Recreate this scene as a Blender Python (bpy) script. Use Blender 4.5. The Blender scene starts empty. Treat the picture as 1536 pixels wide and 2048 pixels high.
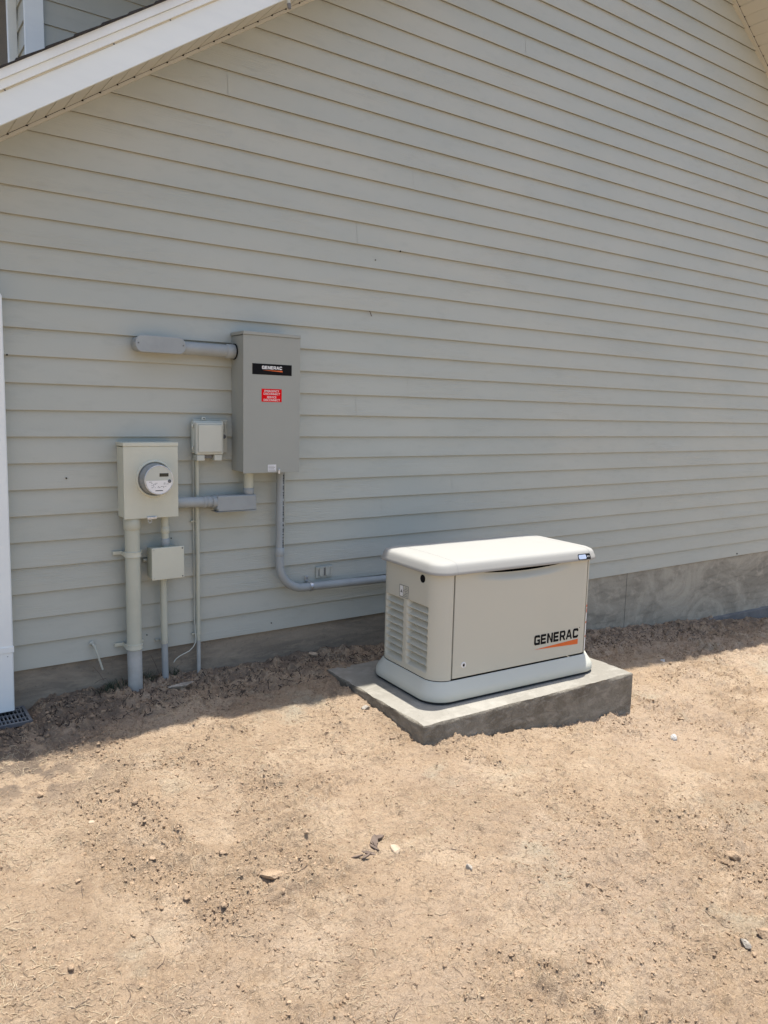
import bpy, bmesh, math, random
import numpy as np
from mathutils import Vector, Matrix
random.seed(7)
S = bpy.context.scene
COL = S.collection
# ------------------------------------------------------------------ camera
cam = bpy.data.cameras.new('camera'); co = bpy.data.objects.new('camera', cam); COL.objects.link(co)
cr = Vector((0.8174, -0.5755, 0.0234)); cf = Vector((0.5732, 0.8088, -0.1310)).normalized()
cr = (cr - cf * cr.dot(cf)).normalized(); cu = cr.cross(cf)
m = Matrix((cr, cu, -cf)).transposed().to_4x4(); m.translation = (0.0, -3.9882, 1.3086)
co.matrix_world = m
cam.sensor_fit = 'HORIZONTAL'; cam.sensor_width = 36; cam.lens = 36 * 1540 / 1536
cam.clip_start = 0.05; cam.clip_end = 500
S.camera = co
# ------------------------------------------------------------------ light
SUN_DIR = Vector((0.125, 0.066, 1.0)).normalized()
w = bpy.data.worlds.new('World'); S.world = w; w.use_nodes = True
nt = w.node_tree; bg = nt.nodes['Background']
sky = nt.nodes.new('ShaderNodeTexSky'); sky.sky_type = 'NISHITA'; sky.sun_disc = False
sky.sun_elevation = math.asin(SUN_DIR.z); sky.sun_rotation = math.atan2(SUN_DIR.x, SUN_DIR.y)
sky.air_density = 1.0; sky.dust_density = 2.5; sky.ozone_density = 1.6
nt.links.new(sky.outputs[0], bg.inputs[0]); bg.inputs[1].default_value = 0.135
sl = bpy.data.lights.new('sun', 'SUN'); so = bpy.data.objects.new('sun', sl); COL.objects.link(so)
sl.energy = 4.2; sl.angle = math.radians(0.55); sl.color = (1.0, 0.955, 0.89)
so.rotation_euler = SUN_DIR.to_track_quat('Z', 'Y').to_euler(); so.location = (0, 0, 12)
S.view_settings.view_transform = 'Standard'; S.view_settings.look = 'None'
S.view_settings.gamma = 1; S.view_settings.exposure = 0.86
# ------------------------------------------------------------------ materials
def mat(name, c1, c2=None, scale=6, rough=.6, bump=0, bscale=200, stretch=(1, 1, 1), detail=5, spots=None,
        metal=0, contrast=(.35, .65), c3=None, c3z=None, spec=.5, dirt=None):
    """procedural material: two-tone noise, fine bump, optional speckle of a third colour"""
    M = bpy.data.materials.new(name); M.use_nodes = True
    N = M.node_tree.nodes; L = M.node_tree.links; b = N['Principled BSDF']
    b.inputs['Roughness'].default_value = rough; b.inputs['Metallic'].default_value = metal
    b.inputs['Specular IOR Level'].default_value = spec
    tc = N.new('ShaderNodeTexCoord'); mp = N.new('ShaderNodeMapping'); mp.inputs['Scale'].default_value = stretch
    L.new(tc.outputs['Object'], mp.inputs[0])
    col = None
    if c2:
        n = N.new('ShaderNodeTexNoise'); n.inputs['Scale'].default_value = scale; n.inputs['Detail'].default_value = detail
        n.inputs['Roughness'].default_value = .6
        L.new(mp.outputs[0], n.inputs['Vector'])
        r = N.new('ShaderNodeMapRange'); r.inputs[1].default_value = contrast[0]; r.inputs[2].default_value = contrast[1]
        L.new(n.outputs[0], r.inputs[0])
        x = N.new('ShaderNodeMix'); x.data_type = 'RGBA'
        x.inputs[6].default_value = (*c1, 1); x.inputs[7].default_value = (*c2, 1)
        L.new(r.outputs[0], x.inputs[0]); col = x.outputs[2]
    else:
        g = N.new('ShaderNodeRGB'); g.outputs[0].default_value = (*c1, 1); col = g.outputs[0]
    if spots:   # (colour, scale, lo, hi)
        n = N.new('ShaderNodeTexNoise'); n.inputs['Scale'].default_value = spots[1]; n.inputs['Detail'].default_value = 3
        L.new(mp.outputs[0], n.inputs['Vector'])
        r = N.new('ShaderNodeMapRange'); r.inputs[1].default_value = spots[2]; r.inputs[2].default_value = spots[3]
        L.new(n.outputs[0], r.inputs[0])
        x = N.new('ShaderNodeMix'); x.data_type = 'RGBA'; x.inputs[7].default_value = (*spots[0], 1)
        L.new(r.outputs[0], x.inputs[0]); L.new(col, x.inputs[6]); col = x.outputs[2]
    L.new(col, b.inputs['Base Color'])
    if bump:
        n = N.new('ShaderNodeTexNoise'); n.inputs['Scale'].default_value = bscale; n.inputs['Detail'].default_value = 4
        L.new(mp.outputs[0], n.inputs['Vector'])
        bb = N.new('ShaderNodeBump'); bb.inputs['Strength'].default_value = 1; bb.inputs['Distance'].default_value = bump
        L.new(n.outputs[0], bb.inputs['Height']); L.new(bb.outputs[0], b.inputs['Normal'])
    return M

SID = (.405, .40, .355)
M_ = {}
M_['paint'] = mat('wall_paint', (.435, .44, .37), (.41, .42, .355), 3, .55, .0003, 120)
M_['painted_pipe'] = mat('painted_pipe', (.475, .485, .395), (.44, .45, .365), 5, .7, .0004, 90, spec=.2)
M_['pvc'] = mat('grey_pvc', (.315, .345, .345), (.275, .30, .30), 6, .5, .0003, 60, spec=.3)
M_['pvc_dirty'] = mat('bare_pvc', (.43, .445, .42), (.33, .335, .31), 9, .6, .0003, 60, spec=.25)
M_['panel'] = mat('grey_panel', (.305, .32, .288), (.292, .306, .276), 3, .5, .00012, 500, spec=.3)
M_['meter_box'] = mat('beige_box', (.55, .555, .455), (.51, .515, .42), 4, .6, .0003, 150, spec=.25)
M_['nid'] = mat('light_plastic', (.50, .515, .445), (.47, .485, .42), 8, .55, .0002, 200, spec=.3)
M_['white'] = mat('white_metal', (.75, .795, .775), (.70, .74, .73), 2.5, .42, .0004, 20, spec=.35)
M_['white2'] = mat('white_trim', (.735, .785, .765), (.69, .74, .73), 1.5, .4, .0003, 12, stretch=(1, 1, 6))
M_['soffit'] = mat('soffit_vinyl', (.485, .475, .405), (.46, .45, .385), 3, .6, .0002, 60)
M_['cream'] = mat('cream_trim', (.60, .57, .46), (.54, .51, .41), 5, .5)
M_['gen_body'] = mat('generator_beige', (.505, .495, .412), (.495, .485, .404), 2, .45, .00006, 900, spec=.35)
M_['gen_lid'] = mat('generator_white', (.352, .348, .32), (.342, .338, .312), 2, .6, .00008, 700, spec=.12)
M_['gen_base'] = mat('generator_base', (.53, .53, .455), (.505, .505, .435), 2, .6, .00008, 700, spec=.15)
M_['black'] = mat('black_vinyl', (.006, .006, .007), rough=.7, spec=.12)
M_['dark'] = mat('dark_gap', (.015, .014, .013), rough=1, spec=.0)
M_['rubber'] = mat('black_rubber', (.02, .02, .02), rough=.8)
M_['orange'] = mat('orange_vinyl', (.62, .11, .012), rough=.4)
M_['red'] = mat('red_vinyl', (.66, .004, .008), rough=.7, spec=.1)
M_['label_white'] = mat('white_vinyl', (.72, .72, .70), rough=.45)
M_['silver'] = mat('galvanised', (.62, .64, .65), (.42, .44, .45), 60, .35, .0006, 80, metal=.85)
M_['foil'] = mat('foil_label', (.66, .68, .70), (.50, .52, .54), 60, .5, metal=.2, stretch=(.3, 1, 3))
M_['grey_face'] = mat('meter_grey', (.25, .265, .26), (.22, .23, .225), 5, .25)
M_['lcd'] = mat('lcd', (.02, .024, .018), rough=.2)
M_['lcd_blue'] = mat('lcd_blue', (.38, .45, .58), rough=.25)
M_['shingle'] = mat('shingle', (.018, .017, .016), (.04, .037, .035), 60, .95, .003, 200)
M_['glass'] = mat('window_glass', (.08, .09, .10), rough=.08)
M_['iron'] = mat('grate_plastic', (.10, .11, .12), (.16, .16, .155), 25, .6, .0008, 90)
M_['clod'] = mat('dry_clod', (.40, .293, .195), (.25, .178, .116), 18, .95, .006, 150, spec=.1)
M_['rock_grey'] = mat('grey_rock', (.40, .36, .30), (.26, .23, .19), 30, .9, .008, 90, spec=.1)
M_['rock_pale'] = mat('pale_rock', (.46, .37, .27), (.36, .28, .20), 30, .9, .008, 90, spec=.1)
M_['rock_white'] = mat('white_rock', (.52, .51, .48), (.36, .35, .33), 30, .8, .008, 90, spec=.1)
M_['straw'] = mat('straw', (.62, .51, .35), (.40, .31, .20), 9, .9)
M_['root'] = mat('rootlet', (.17, .115, .07), (.34, .25, .16), 9, .9)
M_['litter'] = mat('dark_litter', (.045, .033, .025), (.11, .08, .058), 9, .9)
M_['twig'] = mat('twig', (.09, .065, .05), (.16, .12, .09), 20, .9)
M_['weed'] = mat('weed', (.035, .05, .025), (.06, .075, .04), 12, .7)

def siding_mat():
    M = bpy.data.materials.new('fibre_cement_siding'); M.use_nodes = True
    N = M.node_tree.nodes; L = M.node_tree.links; b = N['Principled BSDF']
    b.inputs['Roughness'].default_value = .5; b.inputs['Specular IOR Level'].default_value = .45
    tc = N.new('ShaderNodeTexCoord')
    def noise(sc, st, det=3, dist=0):
        mp = N.new('ShaderNodeMapping'); mp.inputs['Scale'].default_value = st
        L.new(tc.outputs['Object'], mp.inputs[0])
        n = N.new('ShaderNodeTexNoise'); n.inputs['Scale'].default_value = sc; n.inputs['Detail'].default_value = det
        n.inputs['Distortion'].default_value = dist; L.new(mp.outputs[0], n.inputs['Vector']); return n.outputs[0]
    def rng(x, a, c, lo=0, hi=1):
        r = N.new('ShaderNodeMapRange'); r.inputs[1].default_value = a; r.inputs[2].default_value = c
        r.inputs[3].default_value = lo; r.inputs[4].default_value = hi; L.new(x, r.inputs[0]); return r.outputs[0]
    x = N.new('ShaderNodeMix'); x.data_type = 'RGBA'
    x.inputs[6].default_value = (.412, .422, .365, 1); x.inputs[7].default_value = (.382, .40, .352, 1)
    L.new(rng(noise(1.1, (1, 1, 2.2)), .35, .65), x.inputs[0])
    x2 = N.new('ShaderNodeMix'); x2.data_type = 'RGBA'; x2.blend_type = 'MULTIPLY'; x2.inputs[7].default_value = (.90, .90, .90, 1)
    L.new(rng(noise(9, (1, 1, 3), 6), .55, .75, 0, .55), x2.inputs[0]); L.new(x.outputs[2], x2.inputs[6])
    L.new(x2.outputs[2], b.inputs['Base Color'])
    grain = noise(1, (5, 5, 130), 4, 1.6)
    mask = rng(noise(1, (1.6, 1, 6), 2), .47, .66)
    mu = N.new('ShaderNodeMath'); mu.operation = 'MULTIPLY'; L.new(grain, mu.inputs[0]); L.new(mask, mu.inputs[1])
    fine = noise(70, (1, 1, 1.5), 4)
    ad = N.new('ShaderNodeMath'); ad.operation = 'MULTIPLY_ADD'; L.new(fine, ad.inputs[0]); ad.inputs[1].default_value = .12; L.new(mu.outputs[0], ad.inputs[2])
    wav = noise(2.2, (1, 1, 2), 2)
    ad2 = N.new('ShaderNodeMath'); ad2.operation = 'MULTIPLY_ADD'; L.new(wav, ad2.inputs[0]); ad2.inputs[1].default_value = 2.5; L.new(ad.outputs[0], ad2.inputs[2])
    bb = N.new('ShaderNodeBump'); bb.inputs['Distance'].default_value = .003; bb.inputs['Strength'].default_value = 1
    L.new(ad2.outputs[0], bb.inputs['Height']); L.new(bb.outputs[0], b.inputs['Normal'])
    return M
M_['siding'] = siding_mat()

def concrete(name, c1, c2, c3, st, dist, bd=.002, grain=True):
    M = bpy.data.materials.new(name); M.use_nodes = True
    N = M.node_tree.nodes; L = M.node_tree.links; b = N['Principled BSDF']; b.inputs['Roughness'].default_value = .88
    tc = N.new('ShaderNodeTexCoord'); mp = N.new('ShaderNodeMapping'); mp.inputs['Scale'].default_value = st
    L.new(tc.outputs['Object'], mp.inputs[0])
    def noise(sc, det, vec, d=0):
        n = N.new('ShaderNodeTexNoise'); n.inputs['Scale'].default_value = sc; n.inputs['Detail'].default_value = det
        n.inputs['Distortion'].default_value = d; n.inputs['Roughness'].default_value = .65; L.new(vec, n.inputs['Vector']); return n.outputs[0]
    def rng(x, a, c, lo=0, hi=1):
        r = N.new('ShaderNodeMapRange'); r.inputs[1].default_value = a; r.inputs[2].default_value = c
        r.inputs[3].default_value = lo; r.inputs[4].default_value = hi; L.new(x, r.inputs[0]); return r.outputs[0]
    n1 = noise(1.3, 8, mp.outputs[0], dist); n2 = noise(9, 8, mp.outputs[0], .5); n3 = noise(55, 5, tc.outputs['Object'])
    x = N.new('ShaderNodeMix'); x.data_type = 'RGBA'; x.inputs[6].default_value = (*c1, 1); x.inputs[7].default_value = (*c2, 1)
    L.new(rng(n1, .38, .62), x.inputs[0])
    y = N.new('ShaderNodeMix'); y.data_type = 'RGBA'; y.inputs[7].default_value = (*c3, 1); L.new(x.outputs[2], y.inputs[6])
    L.new(rng(n2, .5, .7, 0, .75), y.inputs[0])
    z = N.new('ShaderNodeMix'); z.data_type = 'RGBA'; z.blend_type = 'MULTIPLY'; z.inputs[7].default_value = (.55, .54, .52, 1); L.new(y.outputs[2], z.inputs[6])
    L.new(rng(n3, .58, .72, 0, .6), z.inputs[0]); col = z.outputs[2]
    h = N.new('ShaderNodeMath'); h.operation = 'MULTIPLY_ADD'; L.new(n2, h.inputs[0]); h.inputs[1].default_value = .8; L.new(n3, h.inputs[2]); hh = h.outputs[0]
    if grain:   # print of the plywood form: rings of a wave texture bent by noise
        wv = N.new('ShaderNodeTexWave'); wv.wave_type = 'BANDS'; wv.bands_direction = 'Z'
        wv.inputs['Scale'].default_value = grain; wv.inputs['Distortion'].default_value = 9; wv.inputs['Detail'].default_value = 3
        wv.inputs['Detail Scale'].default_value = 1.1
        mp2 = N.new('ShaderNodeMapping'); mp2.inputs['Scale'].default_value = (.55, 1, 1.3); L.new(tc.outputs['Object'], mp2.inputs[0])
        L.new(mp2.outputs[0], wv.inputs['Vector'])
        q = N.new('ShaderNodeMix'); q.data_type = 'RGBA'; q.blend_type = 'MULTIPLY'; q.inputs[7].default_value = (.72, .71, .69, 1); L.new(col, q.inputs[6])
        mm = N.new('ShaderNodeMath'); mm.operation = 'MULTIPLY'; L.new(rng(wv.outputs['Fac'], .30, .05, 0, .5), mm.inputs[0]); L.new(rng(n1, .42, .6), mm.inputs[1])
        L.new(mm.outputs[0], q.inputs[0]); col = q.outputs[2]
    L.new(col, b.inputs['Base Color'])
    bb = N.new('ShaderNodeBump'); bb.inputs['Distance'].default_value = bd; L.new(hh, bb.inputs['Height']); L.new(bb.outputs[0], b.inputs['Normal'])
    return M
M_['found_l'] = concrete('old_foundation', (.30, .255, .19), (.20, .17, .13), (.34, .29, .215), (1, 1, 5), 1.5, .003, False)
M_['found_r'] = concrete('formed_foundation', (.37, .345, .275), (.235, .218, .172), (.43, .395, .315), (1, 1, 1.4), 2.5, .002, 3.2)
M_['footing'] = concrete('footing', (.16, .165, .165), (.12, .125, .125), (.19, .19, .185), (1, 1, 2), 1, .002, False)
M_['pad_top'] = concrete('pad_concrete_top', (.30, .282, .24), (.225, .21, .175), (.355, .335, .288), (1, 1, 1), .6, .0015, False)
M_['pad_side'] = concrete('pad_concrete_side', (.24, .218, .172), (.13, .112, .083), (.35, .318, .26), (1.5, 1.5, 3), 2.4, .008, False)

def dirt_mat():
    M = bpy.data.materials.new('dry_dirt'); M.use_nodes = True
    N = M.node_tree.nodes; L = M.node_tree.links; b = N['Principled BSDF']; b.inputs['Roughness'].default_value = .95
    b.inputs['Specular IOR Level'].default_value = .2
    tc = N.new('ShaderNodeTexCoord').outputs['Object']
    def noise(sc, det, d=0, rough=.6):
        n = N.new('ShaderNodeTexNoise'); n.inputs['Scale'].default_value = sc; n.inputs['Detail'].default_value = det
        n.inputs['Distortion'].default_value = d; n.inputs['Roughness'].default_value = rough; L.new(tc, n.inputs['Vector']); return n.outputs[0]
    def rng(x, a, c, lo=0, hi=1):
        r = N.new('ShaderNodeMapRange'); r.inputs[1].default_value = a; r.inputs[2].default_value = c
        r.inputs[3].default_value = lo; r.inputs[4].default_value = hi; L.new(x, r.inputs[0]); return r.outputs[0]
    def mix(a, c, f, mode='MIX'):
        x = N.new('ShaderNodeMix'); x.data_type = 'RGBA'; x.blend_type = mode; L.new(f, x.inputs[0])
        if isinstance(a, tuple): x.inputs[6].default_value = (*a, 1)
        else: L.new(a, x.inputs[6])
        x.inputs[7].default_value = (*c, 1); return x.outputs[2]
    c = mix((.475, .352, .235), (.385, .28, .182), rng(noise(1.6, 7), .40, .62))
    c = mix(c, (.545, .418, .288), rng(noise(3.2, 9, .5), .50, .62, 0, .85))
    c = mix(c, (.31, .222, .148), rng(noise(11, 10, .9, .78), .52, .66, 0, .8))
    c = mix(c, (.47, .36, .26), rng(noise(1.1, 6, .4), .50, .62, 0, .5))
    c = mix(c, (.44, .40, .30), rng(noise(2.3, 4, .3), .60, .72, 0, .55))
    c = mix(c, (.60, .50, .38), rng(noise(140, 3), .62, .72, 0, .7))
    c = mix(c, (.20, .138, .088), rng(noise(75, 5, .5, .75), .57, .70, 0, .65))
    c = mix(c, (.27, .195, .13), rng(noise(38, 6, 1.2, .75), .53, .63, 0, .6))
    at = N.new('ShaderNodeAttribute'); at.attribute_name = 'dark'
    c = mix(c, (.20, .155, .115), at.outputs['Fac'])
    L.new(c, b.inputs['Base Color'])
    h = N.new('ShaderNodeMath'); h.operation = 'MULTIPLY_ADD'; L.new(noise(330, 4, 0, .7), h.inputs[0]); h.inputs[1].default_value = .35; L.new(noise(110, 5, .3, .7), h.inputs[2])
    bb = N.new('ShaderNodeBump'); bb.inputs['Distance'].default_value = .017; L.new(h.outputs[0], bb.inputs['Height']); L.new(bb.outputs[0], b.inputs['Normal'])
    return M
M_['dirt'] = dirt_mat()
M_['lap_shade'] = mat('board_underside_shade', (.235, .245, .22), (.165, .17, .15), 8, .8, spec=.1)  # lap shadow line painted in: darker colour on the board undersides

# ------------------------------------------------------------------ helpers
def link_mesh(name, me, mt, parent=None, smooth=False):
    o = bpy.data.objects.new(name, me); COL.objects.link(o)
    for x in (mt if isinstance(mt, (list, tuple)) else [mt]): me.materials.append(M_[x])
    if smooth:
        for p in me.polygons: p.use_smooth = True
    if parent is not None: o.parent = parent
    return o
def tag(o, label, cat=None, group=None, kind=None):
    if label: o['label'] = label
    if cat: o['category'] = cat
    if group: o['group'] = group
    if kind: o['kind'] = kind
    return o
ORG = {}
def thing(name, label, cat, loc, group=None, rz=0):
    o = bpy.data.objects.new(name, None); COL.objects.link(o); o.location = loc; o.rotation_euler = (0, 0, rz)
    o.empty_display_size = .1
    tag(o, label, cat, group); ORG[o.name] = Vector(loc); return o

class MB:
    """collects shapes in world coordinates; build() shifts them to the parent's base"""
    def __init__(s): s.bm = bmesh.new()
    def box(s, x0, x1, y0, y1, z0, z1, bev=0, seg=2, only=None):
        b = bmesh.new(); vs = [b.verts.new((x, y, z)) for x in (x0, x1) for y in (y0, y1) for z in (z0, z1)]
        for f in ((0, 1, 3, 2), (4, 6, 7, 5), (0, 4, 5, 1), (2, 3, 7, 6), (0, 2, 6, 4), (1, 5, 7, 3)): b.faces.new([vs[i] for i in f])
        if bev: bmesh.ops.bevel(b, geom=b.edges[:] if only is None else [e for e in b.edges if only(e)], offset=bev, segments=seg, affect='EDGES', profile=.5)
        s.merge(b); return s
    def merge(s, b):
        me = bpy.data.meshes.new('t'); b.to_mesh(me); b.free(); s.bm.from_mesh(me); bpy.data.meshes.remove(me)
    def prism(s, poly, axis, a0, a1, bev=0, seg=2):
        """poly in the two other axes, extruded along axis"""
        b = bmesh.new()
        def P(p, a): return {'x': (a, p[0], p[1]), 'y': (p[0], a, p[1]), 'z': (p[0], p[1], a)}[axis]
        v0 = [b.verts.new(P(p, a0)) for p in poly]; v1 = [b.verts.new(P(p, a1)) for p in poly]; n = len(poly)
        b.faces.new(v0); b.faces.new(v1[::-1])
        for i in range(n): b.faces.new((v0[i], v1[i], v1[(i + 1) % n], v0[(i + 1) % n]))
        bmesh.ops.recalc_face_normals(b, faces=b.faces[:])
        if bev:
            cap = [e for e in b.edges if abs(e.link_faces[0].normal.dot(e.link_faces[1].normal)) < .5 and any(len(f.verts) == n for f in e.link_faces)]
            bmesh.ops.bevel(b, geom=cap, offset=bev, segments=seg, affect='EDGES', profile=.5)
        s.merge(b); return s
    def tube(s, path, r, seg=20, cap=True, rs=None):
        pts = [Vector(p) for p in path]; n = len(pts); rings = []
        t0 = (pts[1] - pts[0]).normalized(); up = Vector((0, 0, 1)) if abs(t0.z) < .9 else Vector((0, 1, 0))
        side = t0.cross(up).normalized(); nrm = side.cross(t0)
        for i, p in enumerate(pts):
            t = (pts[min(i + 1, n - 1)] - pts[max(i - 1, 0)]).normalized()
            side = (side - t * side.dot(t)).normalized(); nrm = side.cross(t)
            rr = rs[i] if rs else r
            rings.append([s.bm.verts.new(p + (side * math.cos(a) + nrm * math.sin(a)) * rr) for a in [2 * math.pi * k / seg for k in range(seg)]])
        for i in range(n - 1):
            for k in range(seg):
                f = s.bm.faces.new((rings[i][k], rings[i][(k + 1) % seg], rings[i + 1][(k + 1) % seg], rings[i + 1][k])); f.smooth = True
        if cap: s.bm.faces.new([s.bm.verts.new(v.co) for v in rings[0][::-1]]); s.bm.faces.new([s.bm.verts.new(v.co) for v in rings[-1]])
        return s
    def collar(s, p0, p1, r, bev=.002, seg=24):
        p0 = Vector(p0); p1 = Vector(p1); d = (p1 - p0); L = d.length; d.normalize()
        return s.tube([p0, p0 + d * .0005, p0 + d * bev, p1 - d * bev, p1 - d * .0005, p1], r, seg, True, [r - bev, r - bev * .7, r, r, r - bev * .7, r - bev])
    def disc(s, c, n, r, th, seg=24, bev=0):
        c = Vector(c); n = Vector(n).normalized(); return s.tube([c, c + n * th], r, seg) if not bev else s.collar(c, c + n * th, r, bev, seg)
    def build(s, name, mt, parent=None, smooth=False, label=None):
        me = bpy.data.meshes.new(name); bmesh.ops.recalc_face_normals(s.bm, faces=s.bm.faces[:])
        if parent is not None:
            p = parent; off = Vector()
            while p is not None: off += p.location; p = p.parent
            bmesh.ops.translate(s.bm, verts=s.bm.verts[:], vec=-off)
        s.bm.to_mesh(me); s.bm.free()
        o = link_mesh(name, me, mt, parent, False)
        if label: o['label'] = label
        if smooth:
            for p in me.polygons: p.use_smooth = True
        return o

def text_mesh(txt, size, ext=.0004, space=1.0, bold=.0):
    cu_ = bpy.data.curves.new('t', 'FONT'); cu_.body = txt; cu_.size = size; cu_.extrude = ext; cu_.align_x = 'CENTER'; cu_.align_y = 'CENTER'
    cu_.space_character = space; cu_.offset = bold; cu_.space_line = .95
    o = bpy.data.objects.new('t', cu_); COL.objects.link(o)
    me = bpy.data.meshes.new_from_object(o.evaluated_get(bpy.context.evaluated_depsgraph_get()))
    bpy.data.objects.remove(o); bpy.data.curves.remove(cu_); return me

# wide block lettering for the maker's word mark: letters as polygons in a 1 x 1 box
def letter(ch):
    t = .285; c = .15
    if ch == 'E': return [[(0, 0), (.92, 0), (.92, t * .85), (t, t * .85), (t, .39), (.86, .39), (.86, .61), (t, .61), (t, 1 - t * .85), (.92, 1 - t * .85), (.92, 1), (0, 1)]]
    if ch == 'N': return [[(0, 0), (t, 0), (t, .66), (.72, 0), (1, 0), (1, 1), (1 - t, 1), (1 - t, .34), (.28, 1), (0, 1)]]
    if ch == 'C': return [[(1, .30), (1, c), (1 - c, 0), (c, 0), (0, c), (0, 1 - c), (c, 1), (1 - c, 1), (1, 1 - c), (1, .68), (1 - t, .68), (1 - t, 1 - t * .85), (t, 1 - t * .85), (t, t * .85), (1 - t, t * .85), (1 - t, .30)]]
    if ch == 'G': return [[(1, .56), (1, 0), (c, 0), (0, c), (0, 1 - c), (c, 1), (1 - c, 1), (1, 1 - c), (1, .72), (1 - t, .72), (1 - t, 1 - t * .85), (t, 1 - t * .85), (t, t * .85), (1 - t, t * .85), (1 - t, .37), (.52, .37), (.52, .56)]]
    if ch == 'R': return [[(0, 0), (t, 0), (t, .34), (.50, .34), (.74, 0), (1.02, 0), (.78, .36), (1, .5), (1, 1 - c), (1 - c, 1), (0, 1), (0, 1 - t * .85), (1 - t, 1 - t * .85), (1 - t, .53), (t, .53), (t, 1 - t * .85), (0, 1 - t * .85)]]
    if ch == 'A': return [[(0, 0), (.26, 0), (.34, .2), (.78, .2), (.86, 0), (1.12, 0), (.72, 1), (.40, 1)], None]
def wordmark(wd, x0, z0, w_, h, place, mb):
    """place(u, v) -> world point for a flat coordinate; letters are laid from x0 over width w_"""
    adv = w_ / 7.36; x = x0
    for ch in wd:
        polys = []
        if ch == 'A':
            polys = [[(0, 0), (.26, 0), (.34, .22), (.42, .40), (.56, .74), (.70, .40), (.78, .22), (.86, 0), (1.12, 0), (.72, 1), (.40, 1)], [(.34, .22), (.78, .22), (.70, .40), (.42, .40)]]
        elif ch == 'R':
            polys = [[(0, 0), (t_, 0), (t_, .34), (.48, .34), (.74, 0), (1.03, 0), (.80, .34), (1, .48), (1, .84), (.84, 1), (0, 1), (0, .8), (.72, .8), (.72, .54), (t_, .54), (t_, .8), (0, .8)] for t_ in (.285,)]
        else: polys = letter(ch)[:1]
        for P in polys:
            vs = [mb.bm.verts.new(place(x + p[0] * adv * .92, z0 + p[1] * h)) for p in P]
            f = mb.bm.faces.new(vs)
        x += adv * (1.12 if ch == 'A' else 1.0) * 1.02
    return mb

# ------------------------------------------------------------------ ground
def rake_l(x): return 2.032 + .669 * x
def gwall(x): return np.interp(x, [-30, -4, .2, .7, 1.0, 1.25, 1.4, 1.6, 2.4, 3.7, 5.36, 6.5, 7.7, 12, 40], [-.10, -.12, -.14, -.16, -.155, -.15, -.15, -.18, -.18, -.33, -.47, -.56, -.70, -.95, -1.6])
def gbase(x, y): return gwall(x) + .085 * np.clip(y, -5, 0) + .02 * np.clip(y + 5, -60, 0)
def hsh(i, j, s):
    v = (i * 374761393 + j * 668265263 + s * 974711) & 0x7fffffff
    v = ((v ^ (v >> 13)) * 1274126177) & 0x7fffffff; v = (v ^ (v >> 16)) & 0xffffff
    return v / float(0xffffff)
def vn(x, y, s):
    xi = np.floor(x).astype(np.int64); yi = np.floor(y).astype(np.int64); fx = x - xi; fy = y - yi
    fx = fx * fx * (3 - 2 * fx); fy = fy * fy * (3 - 2 * fy)
    a = hsh(xi, yi, s); b = hsh(xi + 1, yi, s); c = hsh(xi, yi + 1, s); d = hsh(xi + 1, yi + 1, s)
    return (a + (b - a) * fx) + ((c + (d - c) * fx) - (a + (b - a) * fx)) * fy
def fbm(x, y, s, o=4):
    r = 0; a = 1; t = 0
    for k in range(o): r = r + a * vn(x * 2 ** k + 17.3 * k, y * 2 ** k - 9.1 * k, s + k); t += a; a *= .5
    return r / t
def clods(x, y, cell, s, prob, flat=.6):
    u = x / cell; v = y / cell
    u = u + .35 * (vn(u * 2.3, v * 2.3, s + 50) - .5); v = v + .35 * (vn(u * 2.3 + 9, v * 2.3, s + 51) - .5)
    ui = np.floor(u).astype(np.int64); vi = np.floor(v).astype(np.int64); out = np.zeros_like(x)
    for di in (-1, 0, 1):
        for dj in (-1, 0, 1):
            a = ui + di; b = vi + dj
            px = a + .2 + .6 * hsh(a, b, s); py = b + .2 + .6 * hsh(a, b, s + 1); rr = .18 + .36 * hsh(a, b, s + 2) ** 2
            ok = hsh(a, b, s + 3) < prob
            an = hsh(a, b, s + 4) * 6.28; dx = u - px; dy = v - py
            ex = (dx * np.cos(an) + dy * np.sin(an)) * 1.35; ey = -dx * np.sin(an) + dy * np.cos(an)
            d = np.sqrt(ex * ex + ey * ey) / rr
            hgt = np.where(ok & (d < 1), np.minimum(1, (1 - d * d) * 1.7) * rr * cell * flat, 0)
            out = np.maximum(out, hgt)
    return out
def sstep(a, b, x): t = np.clip((x - a) / (b - a), 0, 1); return t * t * (3 - 2 * t)
PAD = dict(x=2.213, y=-1.237, L=1.532, W=.945, rot=-.027, top=-.190)
def pad_local(x, y):
    c, s = math.cos(PAD['rot']), math.sin(PAD['rot']); dx = x - PAD['x']; dy = y - PAD['y']
    return dx * c + dy * s, -dx * s + dy * c
def roughness(x, y):
    n = fbm(x * 1.7, y * 1.7, 900, 3); n2 = fbm(x * 5.5, y * 5.5, 930, 3)
    near_wall = sstep(-.75, -.15, y)
    patch = sstep(.46, .60, .6 * n + .4 * n2)
    br = sstep(1.3, 2.4, x) * sstep(-1.7, -2.3, y) * .45 + sstep(1.2, .4, x) * sstep(-1.5, -2.2, y) * .3
    return np.clip(.15 + np.maximum(near_wall, patch * .75 + br), 0, 1)
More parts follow.
